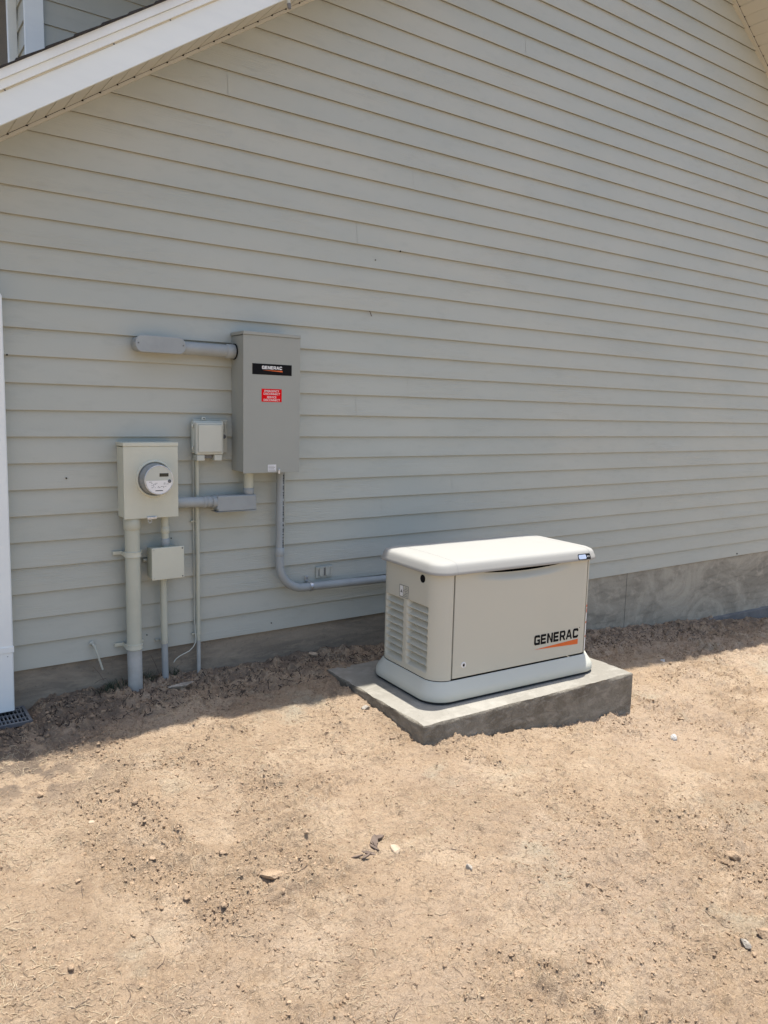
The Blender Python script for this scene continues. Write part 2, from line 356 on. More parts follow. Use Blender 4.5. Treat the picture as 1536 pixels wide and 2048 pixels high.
def gheight(x, y, fine=True):
    z = gbase(x, y) + .030 * (fbm(x * 1.1, y * 1.1, 11, 3) - .5) + .014 * (fbm(x * 5, y * 5, 21, 3) - .5)
    lx, ly = pad_local(x, y)
    # a little soil banked against the pad's left side and front
    dpad = np.maximum(np.maximum(-lx, lx - PAD['L']), np.maximum(-ly, ly - PAD['W']))
    z = z + .010 * np.exp(-np.clip(dpad, 0, 9) / .05) * (fbm(x * 9, y * 9, 77, 2) - .2)
    R = roughness(x, y)
    if fine:
        n1 = fbm(x * 13 + .8 * fbm(x * 30, y * 30, 91, 2), y * 17, 31, 5); t = n1 * 11; fr = t - np.floor(t)
        z = z + (.35 + .45 * R - .3 * sstep(-.5, -.1, y)) * .0085 * (np.floor(t) + sstep(.70, .95, fr) - 5.5)
        rd = 1 - np.abs(2 * fbm(x * 24, y * 24, 45, 3) - 1); z = z - (.35 + .65 * R) * .006 * np.clip((rd - .82) / .18, 0, 1) ** 2
        z = z + (.35 + .65 * R) * (.010 * (fbm(x * 55 + 3, y * 55, 41, 3) - .5) + .007 * (fbm(x * 120, y * 120, 47, 2) - .5))
        nw = sstep(-.5, -.3, y); z = z + clods(x, y, .085, 61, .30, .45) * R ** 2 + clods(x + 5, y, .045, 71, .5, .55) * R ** 1.5 + nw * (sstep(.35, .65, fbm(x * 4, y * 4, 181, 3)) * (clods(x + 3, y, .06, 161, .5, .6) + clods(x + 4, y + 1, .032, 171, .6, .7))) + clods(x, y + 7, .026, 81, .65, .7) * (.15 + .85 * R) + clods(x + 2, y + 2, .016, 87, .7, .9) * (.40 + .60 * R)
        lo = vn(x * 6, y * 6, 15)
        z = z - .007 * sstep(.66, .9, lo) * R
    dr = sstep(.76, .69, x) * sstep(-.27, -.21, y); z = z * (1 - dr) + np.minimum(z, -.212) * dr
    return z
def axis(parts):
    out = [parts[0][0]]
    for a, b, d0, d1 in parts:
        x = a
        while x < b - 1e-6:
            t = (x - a) / (b - a); x = min(b, x + d0 + (d1 - d0) * t); out.append(x)
    return np.array(out)
xs = axis([(-45, -3, 6, .4), (-3, .1, .4, .012), (.1, 2.6, .0044, .0048), (2.6, 8.2, .0058, .015), (8.2, 12, .02, .4), (12, 60, .5, 8)])
ys = axis([(-60, -6, 8, .4), (-6, -3.3, .4, .01), (-3.3, .03, .0050, .0050), (.03, 12, .5, 4)])
X, Y = np.meshgrid(xs, ys); Z = gheight(X.ravel(), Y.ravel())
nx, ny = len(xs), len(ys)
Vv = np.stack([X.ravel(), Y.ravel(), Z], 1).astype(np.float32)
ii = (np.arange(ny - 1)[:, None] * nx + np.arange(nx - 1)[None, :]).ravel()
F = np.stack([ii, ii + 1, ii + nx + 1, ii + nx], 1).astype(np.int32)
gm = bpy.data.meshes.new('ground'); gm.vertices.add(len(Vv)); gm.vertices.foreach_set('co', Vv.ravel())
gm.loops.add(len(F) * 4); gm.loops.foreach_set('vertex_index', F.ravel()); gm.polygons.add(len(F))
gm.polygons.foreach_set('loop_start', np.arange(len(F), dtype=np.int32) * 4); gm.polygons.foreach_set('loop_total', np.full(len(F), 4, dtype=np.int32))
gm.update(); gm.polygons.foreach_set('use_smooth', np.ones(len(F), dtype=bool))
xr, yr = X.ravel(), Y.ravel()
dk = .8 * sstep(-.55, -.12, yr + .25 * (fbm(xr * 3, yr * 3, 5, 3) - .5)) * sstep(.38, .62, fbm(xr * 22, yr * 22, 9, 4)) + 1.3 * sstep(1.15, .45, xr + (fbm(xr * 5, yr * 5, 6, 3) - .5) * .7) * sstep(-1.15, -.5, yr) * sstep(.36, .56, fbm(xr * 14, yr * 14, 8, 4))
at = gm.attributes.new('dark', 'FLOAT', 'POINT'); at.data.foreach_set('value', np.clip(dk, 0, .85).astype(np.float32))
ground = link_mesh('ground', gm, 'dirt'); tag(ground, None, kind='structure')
def gz(x, y): return float(gheight(np.array([float(x)]), np.array([float(y)]))[0])

# ------------------------------------------------------------------ house
E_ = .127
house = thing('house', 'house with pale grey-beige lap siding, white-trimmed rake and a bare concrete foundation', 'house', (5.13, 4.5, 0))
XL, XR = .30, 9.98
def xl(z): return max(XL, (z - 2.04) / .669)
def xrr(z): return min(XR, (8.893 - z) / .667)
joints = {23: [(1.764)], 18: [2.586], 11: [2.995], 10: [2.601], 6: [3.391], 19: [4.199], 21: [2.993, 6.639], 9: [3.764], 4: [5.9], 14: [5.2], 16: [7.4], 26: [5.3], 3: [8.1], 29: [3.9], 13: [7.9], 2: [2.63], 5: [2.81]}
mb = MB()
for n in range(0, 44):
    z0, z1 = n * E_, (n + 1) * E_
    if n in (23,): pass
    if xl(z0) > xrr(z0): break
    jb = sorted(j for j in joints.get(n, []))
    cuts = [None] + jb + [None]
    for k in range(len(cuts) - 1):
        a0 = xl(z0) if cuts[k] is None else cuts[k] + .0006
        a1 = xl(z1) if cuts[k] is None else cuts[k] + .0006
        b0 = xrr(z0) if cuts[k + 1] is None else cuts[k + 1] - .0006
        b1 = xrr(z1) if cuts[k + 1] is None else cuts[k + 1] - .0006
        if b1 < a1: b1 = a1 = (a1 + b1) / 2
        wob = random.uniform(-.0006, .0006)
        ns = max(2, int((b0 - a0) / .35)); bm = mb.bm; prev = None
        for q in range(ns + 1):
            t = q / ns; xa = a0 + (b0 - a0) * t; xb = a1 + (b1 - a1) * t; dz = random.uniform(-.0008, .0008)
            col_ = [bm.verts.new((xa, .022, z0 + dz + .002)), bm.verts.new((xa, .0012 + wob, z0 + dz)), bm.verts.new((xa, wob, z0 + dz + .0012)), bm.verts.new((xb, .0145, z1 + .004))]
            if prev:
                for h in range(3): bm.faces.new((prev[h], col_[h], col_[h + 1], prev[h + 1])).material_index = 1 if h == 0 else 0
            prev = col_
mb.build('siding', ['siding', 'lap_shade'], house)
mb = MB(); mb.prism([(XL + .01, 0.003), (XR - .01, .003), (XR - .01, 2.2), (5.13, 5.42), (XL + .01, 2.2)], 'y', .024, .10); mb.build('sheathing', 'paint', house)
# the gable wall's other three walls, plain siding-coloured
mb = MB(); mb.box(XL, XL + .12, .1, 9, 0, 2.2); mb.box(XR - .12, XR, .1, 9, 0, 2.2); mb.prism([(XL, 0), (XR, 0), (XR, 2.2), (5.13, 5.42), (XL, 2.2)], 'y', 8.9, 9.0)
mb.build('rear_wall', 'paint', house)
# corner boards
mb = MB(); mb.box(XL - .02, XL + .08, -.012, .1, 0, 2.22, .002); mb.build('corner_board', 'white2', house)
mb = MB(); mb.box(XR - .08, XR + .02, -.012, .1, 0, 2.22, .002); mb.build('corner_board', 'white2', house)
# foundations
mb = MB(); mb.box(XL + .01, 3.3, .018, .3, -1.2, -.002); mb.build('foundation_wall', 'found_l', house, label='brownish board-formed part of the foundation, left of the generator')
mb = MB(); mb.box(3.3005, 5.3575, .014, .3, -1.2, -.002, .001); mb.build('foundation_wall', 'found_r', house, label='grey foundation part between the generator and the joint')
mb = MB(); mb.box(5.361, XR - .01, .012, .3, -1.8, -.002, .001); mb.build('foundation_wall', 'found_r', house, label='grey foundation part with plywood grain print, right of the joint')
mb = MB(); bm = mb.bm
pr = []
for i in range(61):
    x = 5.9 + (XR - 5.9) * i / 60; zt = -.548 - .022 * (x - 6.0) + random.uniform(-.003, .003)
    pr.append([bm.verts.new((x, .02, zt)), bm.verts.new((x, -.035, zt - .004)), bm.verts.new((x, -.04, -1.8))])
for a, b in zip(pr, pr[1:]):
    for h in range(2): bm.faces.new((a[h], b[h], b[h + 1], a[h + 1]))
mb.build('footing', 'footing', house)
# rake: soffit, trim, fascia, shingles
O = .285
NXL = Vector((.669, 0, 1)).normalized()
def slope_pt(side, s, y, up):
    """side -1: left slope, s metres from the apex down the slope; up: metres above the soffit plane, vertical"""
    k = .669 if side < 0 else .667; c = 1 / math.sqrt(1 + k * k)
    return Vector((5.13 + side * s * c, y, 5.464 - s * k * c + up))
SL = {-1: 6.6, 1: 6.6}
def slab(mb, side, s0, s1, y0, y1, u0, u1, nseg=1, jit=0):
    bm = mb.bm; prev = None
    for i in range(nseg + 1):
        s = s0 + (s1 - s0) * i / nseg; j = random.uniform(-jit, jit)
        r = [bm.verts.new(slope_pt(side, s, y, u + j)) for y, u in ((y0, u0), (y1, u0), (y1, u1), (y0, u1))]
        if prev:
            for h in range(4): bm.faces.new((prev[h], r[h], r[(h + 1) % 4], prev[(h + 1) % 4]))
        else: bm.faces.new(r)
        prev = r
    bm.faces.new(prev[::-1])
for side in (-1, 1):
    mb = MB(); pitch = .0985; s = .02; k = 0
    while s < 6.5:   # soffit boards with a V groove between two boards
        s2 = s + pitch
        bm = mb.bm; g = .005; dp = .0075
        prof = [(s, dp), (s + g, 0), (s2 - g * .3, 0), (s2, dp * .9)]
        if k % 2: prof = [(s, dp * .9), (s + g * .5, .001), (s2 - g, .001), (s2, dp)]
        rows = [[bm.verts.new(slope_pt(side, a, y, u)) for y in (-.004, -O + .006)] for a, u in prof]
        for a, b in zip(rows, rows[1:]): bm.faces.new((a[0], b[0], b[1], a[1]))
        s = s2; k += 1
    mb.build('soffit', 'soffit', house)
    mb = MB(); slab(mb, side, 0, 6.5, -.02, .0135, -.016, -.0015); slab(mb, side, 0, 6.5, -.022, -.018, -.018, .004)
    mb.build('soffit_trim', 'soffit', house)
    mb = MB(); s = .02 + pitch; 
    while s < 6.5:
        mb.disc(slope_pt(side, s, -.026, .0005), (0, 0, -1), .0065, .0035, 8); s += pitch
    slab(mb, side, 0, 6.5, -.0245, -.0225, -.001, .006)
    mb.build('vent_gap', 'dark', house)
    mb = MB(); slab(mb, side, 0, 6.6, -O - .018, -O, -.006, .118, 8, .0012); mb.build('fascia', 'white2', house)
    mb = MB(); slab(mb, side, 0, 6.6, -O - .0185, -O, .1185, .126, 8); mb.build('fascia_trim', 'cream', house)
    mb = MB(); slab(mb, side, 0, 6.6, -O - .034, -O, .1265, .163, 8, .0006); slab(mb, side, 0, 6.6, -O - .046, -O, .164, .204, 8, .0006)
    mb.build('rake_trim', 'white', house)
    mb = MB(); slab(mb, side, 0, 6.75, -O, 9.25, .126, .204)   # roof deck
    mb.build('roof_deck', 'dark', house)
    mb = MB(); s = .0; i = 0
    while s < 6.7:
        jy = random.uniform(-.006, .004)
        bm = mb.bm
        a = [slope_pt(side, s, -O - .058 + jy, .2055), slope_pt(side, s + .155, -O - .058 + jy, .2055), slope_pt(side, s + .155, -O - .058 + jy, .2055 + .009 + random.uniform(0, .004)), slope_pt(side, s, -O - .058 + jy, .2055 + .004)]
        v0 = [bm.verts.new(p) for p in a]; v1 = [bm.verts.new(Vector((p.x, 9.3, p.z))) for p in a]
        bm.faces.new(v0); bm.faces.new(v1[::-1])
        for h in range(4): bm.faces.new((v0[h], v1[h], v1[(h + 1) % 4], v0[(h + 1) % 4]))
        s += .1405
    mb.build('shingle_roof', 'shingle', house)
# nails in the fascia trim
for s in (4.05, 4.36, 4.9, 5.2):
    mb = MB(); mb.disc(slope_pt(-1, s + .5, -O - .0186, .121), (0, -1, 0), .0035, .002, 8); mb.build('nail', 'iron', house)
for x, z, r in ((2.905, 2.286, .005), (.905, .94, .004), (.66, 1.523, .004), (2.03, .045, .003), (1.43, .60, .003), (7.0, .02, .008), (1.29, .085, .003), (2.72, 2.21, .003)):
    mb = MB(); mb.disc((x, .004, z), (0, -1, 0), r, .0045, 8); mb.build('nail', 'dark', house)
mb = MB(); mb.tube([(2.682, -.002, 1.905), (2.688, -.004, 1.892), (2.698, -.002, 1.875)], .0025, 6); mb.build('splinter', 'twig', house)
# hairline crack joint in the foundation
mb = MB(); mb.box(5.3576, 5.3609, .0155, .05, -1.2, -.004); mb.build('foundation_joint', 'footing', house)
# upper storey behind the roof, seen above the rake
uw = MB(); bm = uw.bm
for n in range(0, 16):
    z0 = 2.6 + .127 * n; z1 = z0 + .127
    for (a, b) in (((1.041, .809), (4.2, .809)),):
        v = [bm.verts.new(p) for p in ((a[0], a[1], z0), (b[0], b[1], z0), (b[0], b[1] + .009, z1 + .001), (a[0], a[1] + .009, z1 + .001), (a[0], a[1] + .012, z0), (b[0], b[1] + .012, z0))]
        bm.faces.new(v[:4]); bm.faces.new((v[0], v[1], v[5], v[4]))
    v = [bm.verts.new(p) for p in ((.945, .82, z0), (.945, 4.2, z0), (.954, 4.2, z1 + .001), (.954, .82, z1 + .001), (.957, .82, z0), (.957, 4.2, z0))]
    bm.faces.new(v[:4]); bm.faces.new((v[0], v[1], v[5], v[4]))
uw.build('upper_wall', 'siding', house)
mb = MB(); mb.box(.943, 1.04, .79, .82, 2.5, 4.3, .002); mb.build('corner_board', 'white2', house, label='white corner board of the upper storey, above the rake')
mb = MB(); mb.box(.90, .948, 1.02, 1.06, 2.6, 3.9, .003); wf = mb.build('window_frame', 'white2', house)
mb = MB(); mb.box(.93, .944, 1.06, 1.9, 2.9, 3.9); mb.build('window_pane', 'glass', house)
mb = MB(); bm = mb.bm
mb.box(.60, 4.3, .42, 4.3, 3.86, 3.90); mb.build('upper_soffit', 'soffit', house)
mb = MB(); mb.box(.57, 4.33, .39, .42, 3.85, 4.02, .002); mb.box(.57, .60, .42, 4.3, 3.85, 4.02, .002); mb.build('upper_fascia', 'white2', house)
mb = MB(); mb.prism([(.55, 4.021), (4.35, 4.021), (4.35, 4.9), (2.45, 5.2)], 'y', .37, 4.4); mb.build('upper_roof', 'shingle', house)
# eave gutter feeding the downspout
mb = MB(); mb.prism([(.02, 1.98), (.13, 1.98), (.14, 2.09), (.13, 2.09), (.12, 1.99), (.03, 1.99), (0, 2.09), (-.01, 2.09)], 'y', -.30, 9.2); mb.build('gutter', 'white', house)

# ------------------------------------------------------------------ downspout and drain
ds = thing('downspout', 'white rectangular metal downspout with a strap, beside the drain grate', 'downspout', (.585, -.08, -.17))
mb = MB(); bm = mb.bm
def quadtube(mb, rows):
    """rows: list of (z, x0, x1, y0, y1)"""
    bm = mb.bm; prev = None; first = None
    for z, x0, x1, y0, y1 in rows:
        bv = .006; pts = [(x0 + bv, y0), (x1 - bv, y0), (x1, y0 + bv), (x1, y1 - bv), (x1 - bv, y1), (x0 + bv, y1), (x0, y1 - bv), (x0, y0 + bv)]
        r = [bm.verts.new((p[0], p[1], z)) for p in pts]
        if prev:
            for h in range(8): bm.faces.new((prev[h], r[h], r[(h + 1) % 8], prev[(h + 1) % 8]))
        prev = r
quadtube(mb, [(-.165, .531, .6185, -.082, -.014), (.145, .536, .6235, -.082, -.012), (1.0, .543, .6305, -.081, -.008), (1.78, .548, .6355, -.080, -.004), (1.86, .50, .59, -.080, -.004), (1.98, .06, .12, -.078, -.02)])
dsp = mb.build('pipe', 'white', ds)
mb = MB(); mb.box(.532, .6255, -.0855, -.006, .124, .153, .001); mb.build('strap', 'white', ds)
mb = MB(); mb.disc((.553, -.0856, .139), (0, -1, 0), .0055, .004, 10); mb.build('screw', 'iron', ds)
mb = MB(); mb.disc((.597, -.0825, .106), (0, -1, 0), .0022, .0015, 8); mb.build('screw', 'iron', ds)
gr = thing('drain_grate', 'dark slotted drain grate set in the soil under the downspout', 'drain', (.56, -.10, -.185))
mb = MB(); gx0, gx1, gy0, gy1, gz0 = .44, .675, -.205, .012, -.182
mb.box(gx0, gx1, gy0, gy0 + .014, gz0 - .02, gz0, .002); mb.box(gx0, gx1, gy1 - .014, gy1, gz0 - .02, gz0, .002)
mb.box(gx0, gx0 + .014, gy0 + .0145, gy1 - .0145, gz0 - .02, gz0, .002); mb.box(gx1 - .014, gx1, gy0 + .0145, gy1 - .0145, gz0 - .02, gz0, .002)
mb.build('frame', 'iron', gr)
mb = MB()
for k in range(12): mb.box(gx0 + .017 + k * .0172, gx0 + .0235 + k * .0172, gy0 + .0145, gy1 - .0145, gz0 - .014, gz0 - .002, .001)
for y in (-.15, -.085, -.03): mb.box(gx0 + .0145, gx1 - .0145, y, y + .007, gz0 - .013, gz0 - .0015, .001)
mb.build('slats', 'iron', gr)
mb = MB(); mb.box(gx0 + .003, gx1 - .003, gy0 + .003, gy1 - .003, gz0 - .08, gz0 - .021); mb.build('basin', 'dark', gr)

# ------------------------------------------------------------------ transfer switch panel
sw = thing('electrical_panel', 'tall grey steel electrical enclosure with a black name plate and a red disconnect sticker', 'electrical panel', (1.95, -.08, .955))
mb = MB(); mb.box(1.781, 2.117, -.150, .003, .958, 1.688, .002); mb.build('box', 'panel', sw)
mb = MB(); mb.box(1.777, 2.121, -.157, -.1505, .951, 1.690, .0015); mb.build('front_cover', 'panel', sw)
mb = MB(); mb.box(1.776, 2.122, -.162, .002, 1.6905, 1.708, .002); mb.build('top_cap', 'panel', sw)
mb = MB(); mb.box(1.829, 2.067, -.1582, -.1572, 1.484, 1.542, .0004, 1); npl = mb.build('name_plate', 'black', sw)
mb = MB(); wordmark('GENERAC', 1.886, 1.514, .124, .017, lambda u, v: (u, -.1586, v), mb); mb.build('lettering', 'label_white', npl)
mb = MB(); b_ = mb.bm; b_.faces.new([b_.verts.new(p) for p in ((1.888, -.1586, 1.5085), (2.010, -.1586, 1.501), (2.010, -.1586, 1.509))]); mb.build('wedge', 'orange', npl)
mb = MB(); mb.box(1.884, 2.006, -.1580, -.1572, 1.339, 1.409, .0003, 1); rd = mb.build('sticker', 'red', sw, label='red emergency disconnect sticker')
def put_text(txt, x, y, z, size, mt, parent, bold=0.0, space=1.0, name='lettering'):
    me = text_mesh(txt, size, .0002, space, bold); o = bpy.data.objects.new(name, me); COL.objects.link(o); me.materials.clear(); me.materials.append(M_[mt])
    p = parent; off = Vector()
    while p is not None: off += p.location; p = p.parent
    me.transform(Matrix.Rotation(math.pi / 2, 4, 'X')); me.transform(Matrix.Translation(Vector((x, y, z)) - off)); o.parent = parent; return o
for t_, zz in (('EMERGENCY', 1.3965), ('DISCONNECT', 1.3815), ('SERVICE', 1.3635), ('DISCONNECT', 1.3485)):
    put_text(t_, 1.945, -.1584, zz, .0158, 'label_white', rd, .0001)
mb = MB(); mb.box(1.924, 1.974, -.1580, -.1572, .958, .996, .0003, 1); sv = mb.build('sticker', 'foil', sw, label='small silver foil sticker near the bottom edge')
mb = MB()
for k in range(4): mb.box(1.928, 1.968 - .006 * (k % 2), -.1584, -.1581, .964 + k * .0075, .9665 + k * .0075)
mb.build('print', 'grey_face', sv)
mb = MB(); mb.box(1.984, 1.997, -.164, -.1575, .944, .972, .003); mb.disc((1.990, -.164, .965), (0, -1, 0), .0045, .003, 12); mb.build('hasp', 'silver', sw)

# ------------------------------------------------------------------ upper conduit body
lb = thing('conduit_fitting', 'grey capsule-shaped conduit fitting and short pipe entering the tall grey panel near its top', 'conduit fitting', (1.36, -.05, 1.61))
def capsule(x0, x1, z0, z1, n=10):
    r = (z1 - z0) / 2; zc = (z0 + z1) / 2; p = []
    for k in range(n + 1): a = -math.pi / 2 + math.pi * k / n; p.append((x1 - r * .8 + r * .8 * math.cos(a), zc + r * math.sin(a)))
    for k in range(n + 1): a = math.pi / 2 + math.pi * k / n; p.append((x0 + r * .8 + r * .8 * math.cos(a), zc + r * math.sin(a)))
    return p
mb = MB(); mb.prism(capsule(1.234, 1.482, 1.574, 1.648), 'y', -.081, .006, .004); mb.build('body', 'pvc', lb)
mb = MB(); mb.prism(capsule(1.228, 1.488, 1.569, 1.653), 'y', -.091, -.0815, .003); cv = mb.build('cover', 'pvc', lb)
for x in (1.243, 1.474):
    mb = MB(); mb.disc((x, -.091, 1.613), (0, -1, 0), .004, .0015, 10); mb.build('screw', 'iron', cv)
mb = MB(); mb.tube([(1.478, -.045, 1.606), (1.735, -.045, 1.604)], .0335, 32); mb.build('pipe', 'pvc', lb)
mb = MB(); mb.collar((1.725, -.045, 1.604), (1.7755, -.045, 1.604), .0385); mb.build('collar', 'pvc', lb)
mb = MB(); mb.disc((1.7725, -.045, 1.604), (1, 0, 0), .042, .005, 32); mb.build('gasket', 'black', lb)

# ------------------------------------------------------------------ meter
mt = thing('electric_meter', 'round glass-fronted electric meter in a pale beige metal box, above the fat pipe', 'electric meter', (1.29, -.06, .735))
mb = MB(); mb.box(1.152, 1.426, -.108, .003, .738, 1.095, .002); mb.build('box', 'meter_box', mt)
mb = MB(); mb.box(1.149, 1.429, -.116, -.1085, .733, 1.0995, .002); mb.build('front_cover', 'meter_box', mt)
mb = MB(); mb.box(1.1475, 1.4305, -.119, .002, 1.1, 1.119, .0025); mb.build('top_cap', 'meter_box', mt)
def lathe_y(mb, cx, cz, prof, seg=48):
    """prof: (y, r) list, spun about a line through (cx, cz) parallel to y"""
    bm = mb.bm; rings = []
    for y, r in prof: rings.append([bm.verts.new((cx + r * math.cos(2 * math.pi * k / seg), y, cz + r * math.sin(2 * math.pi * k / seg))) for k in range(seg)] if r > 0 else [bm.verts.new((cx, y, cz))])
    for a, b in zip(rings, rings[1:]):
        for k in range(seg):
            if len(b) == 1: f = bm.faces.new((a[k], a[(k + 1) % seg], b[0]))
            else: f = bm.faces.new((a[k], a[(k + 1) % seg], b[(k + 1) % seg], b[k]))
            f.smooth = True
    return mb
mc = (1.304, .9345)
mb = MB(); lathe_y(mb, *mc, [(-.116, .096), (-.122, .0945), (-.126, .0915), (-.126, .086), (-.118, .0845)]); mb.build('ring', 'meter_box', mt)
mb = MB(); lathe_y(mb, *mc, [(-.1175, .0843), (-.119, .0815), (-.128, .080), (-.140, .079), (-.1415, .0775), (-.150, .0775), (-.1515, .0765), (-.172, .0755), (-.183, .074), (-.187, .071), (-.1875, 0)]); mm_ = mb.build('meter', 'grey_face', mt)
mb = MB(); lathe_y(mb, *mc, [(-.1872, .0745), (-.1886, .0735), (-.1886, .0705), (-.1878, .0695)]); mb.build('rim', 'silver', mm_)
mb = MB(); lathe_y(mb, *mc, [(-.1880, .0693), (-.1880, 0)]); mb.build('dial', 'nid', mm_)
mb = MB(); seg = []
for k in range(25):
    a = math.pi * (1.0 + .0) + math.pi * k / 24; seg.append((mc[0] + .0665 * math.cos(a), mc[1] - .003 + .0665 * math.sin(a)))
mb.prism(seg, 'y', -.1888, -.1881); fp = mb.build('face_plate', 'label_white', mm_)
mb = MB(); mb.box(1.306, 1.352, -.1889, -.1881, .951, .968); mb.build('display', 'lcd', mm_)
mb = MB(); rnd = random.Random(3)
for z in (.918, .9125, .9065, .901, .896):
    x = mc[0] - .042 + rnd.uniform(0, .004)
    while x < mc[0] + .04:
        l = rnd.uniform(.003, .009)
        if rnd.random() < .55: mb.box(x, x + l, -.1893, -.1889, z, z + .0016)
        x += l + .0025
mb.box(mc[0] - .020, mc[0] + .018, -.1893, -.1889, .879, .8825); mb.box(mc[0] - .052, mc[0] - .038, -.1893, -.1889, .9245, .9262)
mb.build('print', 'black', fp)
mb = MB(); lathe_y(mb, 1.357, .927, [(-.1881, .009), (-.1915, .0085), (-.192, .004), (-.1905, .003), (-.1905, 0)], 20); mb.build('port', 'iron', mm_)
mb = MB(); mb.box(1.262, 1.312, -.124, -.1165, .727, .742, .003); mb.tube([(1.276 + .009 * math.cos(a), -.121, .718 + .009 * math.sin(a)) for a in [math.pi * 2 * k / 14 for k in range(15)]], .0018, 8); mb.build('latch', 'silver', mt)

# ------------------------------------------------------------------ telecom box
nb = thing('utility_box', 'small light plastic telecom box with rounded lid between the meter and the tall panel', 'utility box', (1.625, -.04, 1.05))
mb = MB(); mb.box(1.552, 1.748, -.012, .004, 1.055, 1.238, .004); mb.build('back_plate', 'paint', nb)
mb = MB(); mb.box(1.538, 1.712, -.052, -.0125, 1.056, 1.230, .010, 3); mb.build('base', 'nid', nb)
mb = MB(); mb.box(1.541, 1.697, -.083, -.0525, 1.050, 1.222, .009, 3); mb.box(1.552, 1.686, -.089, -.084, 1.064, 1.211, .0045, 2); mb.build('lid', 'nid', nb)
for x in (1.548, 1.646):
    mb = MB(); mb.box(x, x + .043, -.078, -.02, 1.018, 1.0495, .003); mb.build('foot', 'nid', nb)
mb = MB(); mb.box(1.597, 1.640, -.06, -.03, 1.030, 1.0495, .002); mb.build('connector', 'iron', nb)
mb = MB(); mb.box(1.598, 1.622, -.018, -.004, 1.231, 1.25, .003); mb.build('mounting_tab', 'nid', nb)
mb = MB(); mb.disc((1.612, -.018, 1.241), (0, -1, 0), .0035, .001, 8); mb.build('screw', 'black', nb)
for z in (1.19, 1.075):
    mb = MB(); mb.collar((1.534, -.05, z), (1.534, -.05, z + .022), .0045, .001, 10); mb.build('hinge', 'nid', nb)
mb = MB(); lathe_y(mb, 1.722, 1.145, [(-.013, .012), (-.03, .012), (-.031, .009), (-.024, .007), (-.024, 0)], 16); mb.build('lock', 'iron', nb)
mb = MB(); mb.tube([(1.73, -.014, 1.225), (1.737, -.016, 1.20), (1.733, -.014, 1.17)], .004, 8); mb.build('bracket', 'paint', nb)

# ------------------------------------------------------------------ fat riser pipe
def strap(mb, cx, cy, z, r, ear_l, ear_r, h=.022, th=.004):
    pts = []
    n = 12
    for k in range(n + 1): a = math.pi + math.pi * k / n; pts.append((cx + (r + th) * math.cos(a), cy + (r + th) * math.sin(a)))
    back = -.002
    outer = [(cx - r - th, back)] + [p for p in pts] + [(cx + r + th, back)]
    inner = [(cx + r + .0005, back)] + [(cx + (r + .0005) * math.cos(a), cy + (r + .0005) * math.sin(a)) for a in [2 * math.pi - math.pi * k / n for k in range(n + 1)]] + [(cx - r - .0005, back)]
    mb.prism(outer + inner, 'z', z - h / 2, z + h / 2, 0)
    if ear_l: mb.box(cx - r - th - ear_l, cx - r - .001, -.012, -.001, z - h * .42, z + h * .42, .002); mb.disc((cx - r - th - ear_l * .6, -.012, z), (0, -1, 0), .004, .002, 8)
    if ear_r: mb.box(cx + r + .001, cx + r + th + ear_r, -.012, -.001, z - h * .42, z + h * .42, .002); mb.disc((cx + r + th + ear_r * .6, -.012, z), (0, -1, 0), .004, .002, 8)
rp = thing('riser_pipe', 'fat painted conduit running from the meter box straight down into the soil', 'pipe', (1.20, -.065, -.17))
RY = -.068
mb = MB(); mb.tube([(1.2005, RY, .70), (1.2010, RY, .04)], .0375, 36); mb.build('pipe', 'painted_pipe', rp)
mb = MB(); mb.tube([(1.2010, RY, .0395), (1.2035, RY, -.30)], .0372, 36); mb.build('bare_pipe', 'pvc_dirty', rp, label='unpainted bluish grey lower end of the pipe')
mb = MB(); mb.collar((1.2005, RY, .675), (1.2005, RY, .7325), .0425, .0015, 36); mb.build('coupling', 'painted_pipe', rp)
for z in (.546, .058):
    mb = MB(); strap(mb, 1.2008, RY, z, .0378, .042, .026); mb.collar((1.2008, RY, z - .0135), (1.2008, RY, z - .0105), .0432, .001, 36); mb.collar((1.2008, RY, z + .0105), (1.2008, RY, z + .0135), .0432, .001, 36); mb.build('strap', 'meter_box', rp)

# ------------------------------------------------------------------ junction box
jb = thing('junction_box', 'square painted junction box hanging on a pipe below the meter', 'junction box', (1.37, -.05, .40))
mb = MB(); bm = mb.bm
a = [bm.verts.new(p) for p in ((1.302, .003, .425), (1.448, .003, .425), (1.448, .003, .548), (1.302, .003, .548))]
b = [bm.verts.new(p) for p in ((1.292, -.02, .41), (1.455, -.02, .41), (1.455, -.02, .566), (1.292, -.02, .566))]
c = [bm.verts.new(p) for p in ((1.290, -.099, .406), (1.457, -.099, .406), (1.457, -.099, .570), (1.290, -.099, .570))]
for p, q in ((a, b), (b, c)):
    for h in range(4): bm.faces.new((p[h], p[(h + 1) % 4], q[(h + 1) % 4], q[h]))
bm.faces.new(c); mb.build('body', 'painted_pipe', jb)
mb = MB(); mb.box(1.2875, 1.4595, -.1085, -.0995, .403, .573, .0025); cv = mb.build('cover', 'meter_box', jb)
for x in (1.297, 1.450):
    for z in (.413, .563):
        mb = MB(); mb.disc((x, -.1085, z), (0, -1, 0), .0042, .0015, 10); mb.build('screw', 'iron' if x > 1.4 else 'paint', cv)
mb = MB(); mb.tube([(1.377, -.055, .55), (1.377, -.055, .74)], .0185, 24); mb.collar((1.377, -.055, .64), (1.377, -.055, .675), .0215); mb.build('pipe', 'painted_pipe', jb)
mb = MB(); mb.collar((1.377, -.055, .573), (1.377, -.055, .612), .0225); mb.build('coupling', 'pvc', jb)
mb = MB(); mb.disc((1.272, -.006, .495), (1, 0, 0), .010, .02, 10); mb.build('ear', 'paint', jb)
JY = -.047
